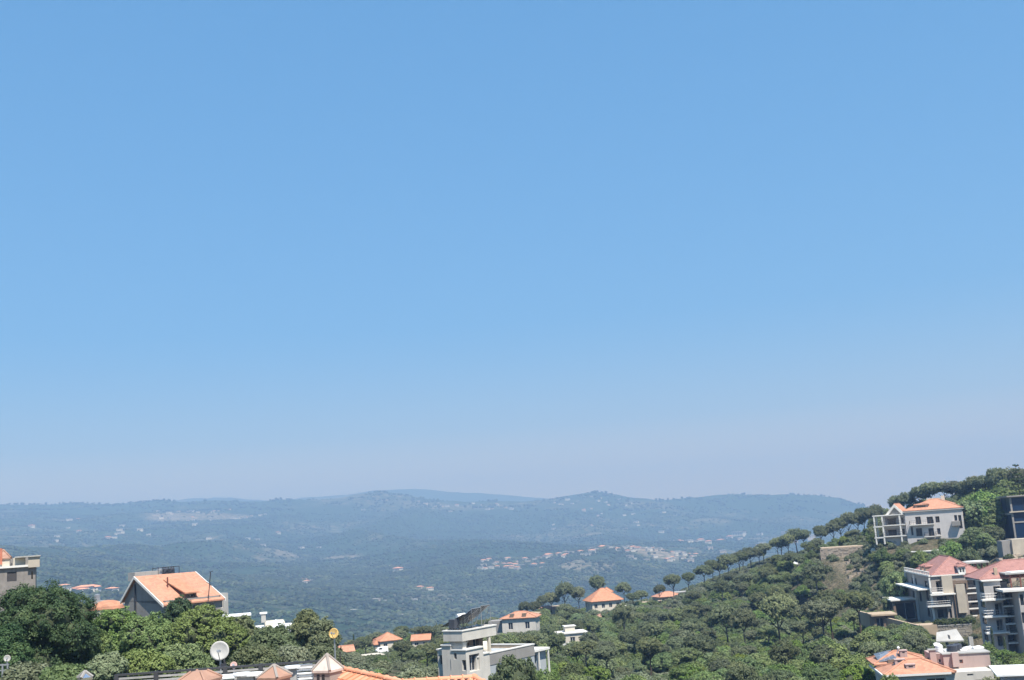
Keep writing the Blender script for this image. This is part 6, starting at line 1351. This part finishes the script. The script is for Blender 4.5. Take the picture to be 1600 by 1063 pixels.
SPR = [(187, 946, 1060, 88, 100, 'feathery grey-green tree below the tan house with rounded roof', LEAF_OAK), (150, 985, 1070, 72, 60, 'lime-tinged bush right beside the huge dark tree', LEAF_LIME), (237, 955, 1060, 86, 90, 'loose green tree in front of the grey gable', LEAF_OAK),
       (278, 928, 1040, 98, 66, 'dark green tree overlapping the orange roof eave', LEAF_DARK), (322, 944, 1060, 84, 120, 'light green rounded tree behind the large grey dish', LEAF_LIME), (372, 958, 1060, 86, 80, 'pale green tree right of the large grey dish', LEAF_OLIVE), (424, 974, 1065, 80, 90, 'olive green tree in front of the flat white roof', LEAF_OAK),
       (478, 944, 1050, 108, 62, 'dark pine with ragged top right of the flat white roof', LEAF_PINE), (503, 962, 1050, 104, 52, 'bushy pine just left of the amber dish', LEAF_PINE), (505, 1008, 1062, 70, 60, 'grey-green shrub behind the slatted screen near the chimney', LEAF_OLIVE), (455, 1012, 1060, 66, 60, 'round grey-green bush below the corner column', LEAF_OLIVE),
       (165, 1022, 1075, 60, 60, 'silvery olive bush right of the steel pyramid cap', LEAF_OLIVE), (225, 1020, 1070, 62, 80, 'bright low bush above the left end of the slatted screen', LEAF_LIME), (290, 1012, 1070, 66, 80, 'dark leafy bush left of the large grey dish', LEAF_OAK), (395, 1010, 1062, 64, 70, 'round bush behind the middle of the slatted screen', LEAF_OAK), (40, 1042, 1080, 52, 70, 'feathery shrub at the bottom left corner', LEAF_OLIVE), (100, 1046, 1080, 50, 60, 'low shrub left of the steel pyramid cap', LEAF_OAK),
       (132, 962, 1050, 95, 40, 'small green tree below the rounded terracotta roof', LEAF_OAK), (345, 965, 1050, 100, 60, 'green tree below the right end of the orange roof', LEAF_OAK)]
for i, (u, vt, vb, Y, wp_, lab, lm) in enumerate(SPR):
    big_tree('broadleaf_tree', u, vt, vb, Y, wp_, lab, lm, int(260 + wp_ * 5), 30, .23 if lm is not LEAF_OLIVE else .18, .105, 320 + i, 8, core=.72)

# ---- the slope itself: nearest trees as things, the rest as one wood
cand = []
r = np.random.default_rng(77)
n = 14000; Yc = 95 + 420 * r.random(n) ** .75; uc = r.uniform(520, 1680, n)
s_ = (uc - CX) / FPX
X = s_ * Yc; Z = ground_z(X, Yc)
dx = X * _F.x + Yc * _F.y + Z * _F.z; U = CX + FPX * (X * _RT.x + Yc * _RT.y + Z * _RT.z) / dx; V = CY - FPX * (X * _UP.x + Yc * _UP.y + Z * _UP.z) / dx
ko = np.array(KEEP_OUT)
ok = np.ones(n, bool)
for a, b, c in ko: ok &= (X - a) ** 2 + (Yc - b) ** 2 > (c + .6) ** 2
brr = bare_here(X, Yc); ok &= ~brr
ok &= (U > -40) & (U < 1640) & (V > 740) & (V < 1150)
# keep the fronts of the houses clear
WIN = [(1283, 850, 1352, 878, 324), (1360, 790, 1512, 868, 305), (1412, 868, 1545, 975, 240), (1525, 880, 1610, 1015, 198), (1368, 1000, 1560, 1070, 134), (682, 950, 862, 1070, 124), (918, 908, 975, 950, 398), (1001, 926, 1068, 950, 432), (584, 988, 676, 1016, 334), (780, 954, 836, 976, 290), (1522, 850, 1610, 884, 268), (1565, 770, 1610, 850, 288), (1462, 968, 1522, 1006, 225), (528, 1008, 556, 1034, 258), (1366, 950, 1402, 978, 236), (1283, 852, 1356, 876, 352), (868, 978, 908, 1000, 264), (928, 954, 962, 968, 374), (556, 1016, 606, 1040, 300), (1455, 984, 1565, 1020, 186), (1560, 1030, 1610, 1063, 112), (1300, 900, 1372, 950, 315)]
WIN += SHOW
pts = []
cell = {}
order = np.argsort(Yc)
for i in order:
    if not ok[i]: continue
    x, y, z, u, v = X[i], Yc[i], Z[i], U[i], V[i]
    kind = 'bushy_tree'; q = r.random(); nz = _vnoise(np.array([x]), np.array([y]), 1 / 35, 91)[0]
    sc = r.uniform(.5, .98)
    if q < .20: kind = 'scrub_bush'; sc = r.uniform(.7, 1.3)
    elif q < .30 and nz > -.2: kind = 'bright_tree'; sc = r.uniform(.5, .85)
    elif q < .40 and y > 150: kind = 'open_pine'; sc = r.uniform(.6, .8)
    elif q < .46 and y > 170: kind = 'umbrella_pine'; sc = r.uniform(.65, .85)
    if y > 372 and u < 1370: kind = 'scrub_bush'; sc = r.uniform(.6, 1.2)
    elif y > 395: kind = 'scrub_bush' if q < .4 else 'bushy_tree'; sc *= .8
    H = {'umbrella_pine': 7.9, 'open_pine': 8.0, 'bushy_tree': 4.4, 'bright_tree': 4.8, 'scrub_bush': 2.2}[kind] * sc
    rad = {'scrub_bush': 1.7}.get(kind, 2.5) * sc
    bad = False
    vt = v - H / y * FPX; rp = rad / y * FPX
    for (a0, b0, a1, b1, yy) in WIN:
        if y < yy and u + rp > a0 and u - rp < a1 and vt < b1 - 2 and v > b0: 
            if kind != 'scrub_bush' and vt < b1 - 2 - 0: bad = True; break
            if vt < b1 - 5: bad = True; break
    if bad: continue
    # only crest pines stand on the skyline
    gx, gy = int(x // 6), int(y // 6); close = False
    for ax in (gx - 1, gx, gx + 1):
        for ay in (gy - 1, gy, gy + 1):
            for (px_, py_, pr_) in cell.get((ax, ay), ()):
                if (px_ - x) ** 2 + (py_ - y) ** 2 < ((pr_ + rad) * .70) ** 2: close = True; break
            if close: break
        if close: break
    if close: continue
    if v - H / y * FPX > 1080: continue
    cell.setdefault((gx, gy), []).append((x, y, rad)); pts.append((H / y, kind, x, y, z, u, v, sc, H))
pts.sort(key=lambda p: -p[0])
cnt = {}
DESC = {'bushy_tree': ('round green oak', 'tree'), 'scrub_bush': ('low grey-green bush', 'bush'), 'bright_tree': ('fresh green leafy tree', 'tree'), 'open_pine': ('loose dark pine', 'pine'), 'umbrella_pine': ('flat-topped umbrella pine', 'pine')}
ORD = ['leftmost', 'second from left', 'third from left', 'fourth from left', 'fifth from left', 'sixth from left', 'seventh from left', 'eighth from left', 'ninth from left', 'tenth from left', 'eleventh from left', 'twelfth from left']
def single_out(objs):
    for o in objs:
        for a_, b_ in ((' of the row before the gap', ' before the gap'), ('well downslope of', 'below'), ('just downslope of', 'just below'), ('downslope of', 'below'), ('well upslope behind', 'far behind'), ('upslope behind', 'behind'), ('with the pink roof', '')):
            if len(o['label'].split()) > 12: o['label'] = o['label'].replace(a_, b_)
    d = {}
    for o in objs: d.setdefault(o['label'], []).append(o)
    for lab, g in d.items():
        if len(g) < 2: continue
        g.sort(key=lambda o: proj(o.location)[0])
        for i, o in enumerate(g):
            if len(g) == 2: o['label'] = lab + (', left one' if i == 0 else ', right one')
            elif i == len(g) - 1: o['label'] = lab + ', rightmost'
            elif i < len(ORD): o['label'] = lab + ', ' + ORD[i]
            else: o['label'] = lab + ', ' + ORD[len(g) - 1 - i].replace('left', 'right') if 0 < len(g) - 1 - i < len(ORD) else lab
LIM = {'bushy_tree': 150, 'scrub_bush': 75, 'bright_tree': 50, 'open_pine': 40, 'umbrella_pine': 35}
rest = []
for (sz_, kind, x, y, z, u, v, sc, H) in pts:
    c_ = cnt.get(kind, 0)
    if c_ < LIM[kind]:
        cnt[kind] = c_ + 1; d0, cat = DESC[kind]; size = 'large ' if sc > .98 and kind != 'scrub_bush' else 'small ' if sc < .75 else ''
        lab = size + d0 + ' ' + near_phrase(u, v - H / y * FPX / 2)
        plant(kind, (x, y, z - .15), sc, lab, cat, 'trees and bushes of the green hillside')
    else: rest.append((kind, x, y, z, sc))
ks = list(KIND); src = []; off = {}
for k_ in ks:
    off[k_] = len(src)
    for cr, tr in KIND[k_]:
        b = bmesh.new(); b.from_mesh(cr); n_f = len(b.faces); b.from_mesh(tr)
        b.faces.ensure_lookup_table()
        for f in b.faces[n_f:]: f.material_index = 2
        me = bpy.data.meshes.new('wood_tree'); b.to_mesh(me); b.free(); [me.materials.append(m_) for m_ in (*cr.materials, tr.materials[0])]; src.append(me)
rr = random.Random(6)
gn_scatter('hillside_wood', [(x, y, z - .15) for k_, x, y, z, s_ in rest], [s_ for *_, s_ in rest], [off[k_] + rr.randrange(len(KIND[k_])) for k_, *_ in rest], src)
print('trees', len(TREES), 'rest', len(rest), cnt)
# low ground scrub on the slope
n = 5200; Yg = 90 + 420 * r.random(n) ** .7; Xg = (r.uniform(480, 1700, n) - CX) / FPX * Yg; okk = ~bare_here(Xg, Yg)
for a, b, c in ko: okk &= (Xg - a) ** 2 + (Yg - b) ** 2 > (c * .75) ** 2
Xg, Yg = Xg[okk], Yg[okk]; Zg = ground_z(Xg, Yg)
xb = (r.uniform(1290, 1385, 420) - CX) / FPX; yb = r.uniform(275, 360, 420); Xg = np.concatenate([Xg, xb * yb]); Yg = np.concatenate([Yg, yb]); Zg = np.concatenate([Zg, ground_z(xb * yb, yb)])
g_ = gn_scatter('ground_scrub', np.stack([Xg, Yg, Zg - .15], -1), r.uniform(.35, .75, len(Xg)), r.integers(0, 3, len(Xg)), [c for c, t_ in KIND['scrub_bush']])
# ------------------------------------------------------------------ far houses, each a thing
r = random.Random(21)
HM = [MB().box(-.5, .5, -.5, .5, -.6, .5) for _ in range(1)]
far_w = plain('far_wall', (.56, .53, .47), .8, 0, .1, .05); far_w2 = plain('far_wall_tan', (.44, .37, .29), .8, 0, .1, .05); far_r = plain('far_roof', (.62, .30, .18), .8, 0, .1, .05); far_g = plain('far_flat_roof', (.50, .48, .45), .8)
win_d = plain('far_window', (.08, .09, .10), .5)
def mk_house(kind):
    a = MB(); a.box(-.5, .5, -.4, .4, -1.2, .45); wn_ = MB()
    for i in range(4):
        for j in range(2): x = -.38 + i * .22; z = -.02 + j * .24 - .12; wn_.box(x, x + .1, -.404, -.39, z, z + .13)
    rf = MB()
    if kind: rf.prism([(-.55, -.46, .453), (.55, -.46, .453), (.55, .46, .453), (-.55, .46, .453)], .03); 
    if kind == 1:
        for q in ([(-.55, -.46, .485), (.55, -.46, .485), (.2, 0, .72), (-.2, 0, .72)], [(.55, -.46, .485), (.55, .46, .485), (.2, 0, .72)], [(.55, .46, .485), (-.55, .46, .485), (-.2, 0, .72), (.2, 0, .72)], [(-.55, .46, .485), (-.55, -.46, .485), (-.2, 0, .72)]): rf.poly(q)
    else: rf.box(-.55, .55, -.46, .46, .455, .52)
    return a, rf, wn_
protos = []
for kind in (1, 2):
    for wm in (far_w, far_w2):
        a, rf, wn_ = mk_house(kind); o1 = a.build('wall', wm); o2 = rf.build('roof', far_r if kind == 1 else far_g); o3 = wn_.build('windows_row', win_d)
        protos.append((o1.data, o2.data, o3.data)); [bpy.data.objects.remove(x) for x in (o1, o2, o3)]
FARH = [  # u, Y, width m, kind, label, group
]
def cl(n_, u0, u1, y0, y1, w0, w1, lab, grp, po=.5, roofs='mixed'):
    for i in range(n_):
        u = r.uniform(u0, u1); FARH.append((u, r.uniform(y0, y1), r.uniform(w0, w1), 0 if r.random() < po else 2, lab, grp))
cl(9, 84, 160, 1480, 1640, 9, 14, 'pale house of the small hamlet above the huge dark tree', 'houses of the left valley hamlet', .6)
cl(3, 128, 148, 1500, 1560, 16, 20, 'larger orange-roofed house in the middle of the left hamlet', 'large houses of the left hamlet', 1)
cl(1, 175, 178, 1560, 1570, 15, 16, 'single tan-roofed house right of the left hamlet', None, 1)
cl(34, 748, 860, 2650, 3060, 9, 15, 'pale house on the near spur at its left half', 'houses along the left half of the near spur', .45)
cl(26, 850, 960, 2900, 3080, 10, 18, 'pale house along the crest of the near spur', 'houses along the crest of the near spur', .4)
cl(46, 955, 1095, 2850, 3080, 8, 17, 'white house in the dense village on the spur', 'houses of the spur village', .3)
cl(5, 985, 1015, 2960, 3040, 12, 18, 'larger white block in the spur village', 'large blocks of the spur village', .1)
cl(14, 1050, 1120, 3900, 4600, 12, 20, 'white house on the blue slope above the crest pines', 'houses on the blue slope above the crest pines', .4)
cl(14, 1120, 1300, 4300, 5000, 16, 34, 'small pale house on the far slope left of the white villa', 'houses on the far right slope', .3)
cl(14, 840, 1060, 4700, 5700, 10, 22, 'tiny pale house high on the hazy far slope', 'houses high on the middle far slope', .3)
cl(16, 640, 800, 5750, 6120, 10, 22, 'tiny pale house just under the middle skyline', 'houses under the middle skyline', .2)
cl(14, 850, 990, 5800, 6150, 10, 24, 'tiny pale building near the rounded summit', 'buildings near the rounded summit', .2)
cl(24, 230, 420, 5000, 5600, 10, 20, 'tiny pale house beside the tan earthworks on the far left slope', 'houses beside the far left earthworks', .2)
cl(16, 20, 230, 3600, 5300, 14, 24, 'isolated pale house on the far left wooded slope', 'houses on the far left slope', .3)
cl(10, 225, 520, 3800, 4700, 14, 22, 'isolated pale house on the wooded slope above the orange roof', 'houses on the slope above the orange roof', .3)
cl(6, 560, 760, 5600, 6000, 10, 22, 'tiny pale building on the hump of the skyline', 'buildings on the skyline hump', .1)
cl(6, 472, 486, 2350, 2500, 9, 13, 'small pale house of the cluster in the valley wood', 'cluster in the middle of the valley wood', .3)
for u, Y, w_, k_, lab in [(622,2900,22,0,'long orange-roofed building alone in the middle of the valley'),(656,2330,15,0,'orange-roofed house at the left of a pair in the valley'),(672,2300,14,0,'bright white-walled house at the right of a pair in the valley'),(605,1950,10,2,'tiny pale hut left in the green valley clearing'),(553,1750,9,2,'tiny pale hut at the far left of the green clearing'),(588,1950,12,2,'tiny pale shed in the top of the green clearing'),(625,1700,9,2,'tiny pale hut low in the green clearing'),(648,2000,9,2,'pale hut right in the green clearing'),
                          (1078,3900,20,2,'tall narrow white building on the far blue slope'),(1095,4100,22,0,'red-roofed white house on the far blue slope'),(1107,3900,20,0,'second red-roofed house on the far blue slope'),(1126,4200,24,0,'wide red-roofed house left of the long white walls'),(1155,4900,50,2,'long white building high above the crest pines'),(1190,4050,24,2,'white flat building above the crest pines cluster'),(1186,3900,20,0,'red-roofed house just above the crest pines cluster'),(1225,4500,40,2,'long pale building near the stone terrace pines'),(1238,4480,34,2,'second long pale building near the stone terrace pines'),(1265,4500,40,2,'rightmost long pale building before the terrace pines'),
                          (1108,3500,20,2,'lone white building low above the crest row'),(1130,3450,18,2,'lone pale roof low above the crest row'),(120,3300,14,2,'white house pair on the far left slope'),(108,5000,26,2,'bright white building high on the far left slope'),(300,5500,20,2,'small white monument beside the far left earthworks')]:
    FARH.append((u, Y, w_, k_, lab, None))
seen_h = []
for (u, Y, w_, k_, lab, grp) in FARH:
    p = on_ground(u, Y)
    t = thing('far_house', lab, 'house', p + Vector((0, 0, w_ * .2)), r.uniform(-.7, .7), grp); hs = w_ * r.uniform(.34, .5); t.scale = (w_, w_ * .8, hs)
    tan = r.random() < .25; pr = protos[k_ + tan]
    if grp: t['label'] = (('wide ' if w_ > 22 else 'small ' if w_ < 12 else '') + ('orange-roofed ' if k_ == 0 else 'flat-roofed ') + ('tan ' if tan else 'white ') + lab.replace('pale ', '').replace('white ', '').replace('tiny ', '').replace('small ', '').replace('isolated ', ''))
    for nm, me in zip(('wall', 'roof', 'window_row'), pr):
        o = bpy.data.objects.new(nm, me); COL.objects.link(o); o.parent = t
single_out([o for o in COL.objects if o.parent is None and 'label' in o.keys()])
for o in COL.objects:
    if o.parent is None and 'label' in o.keys() and len(o['label'].split()) > 16: print('LONG', o['label'])
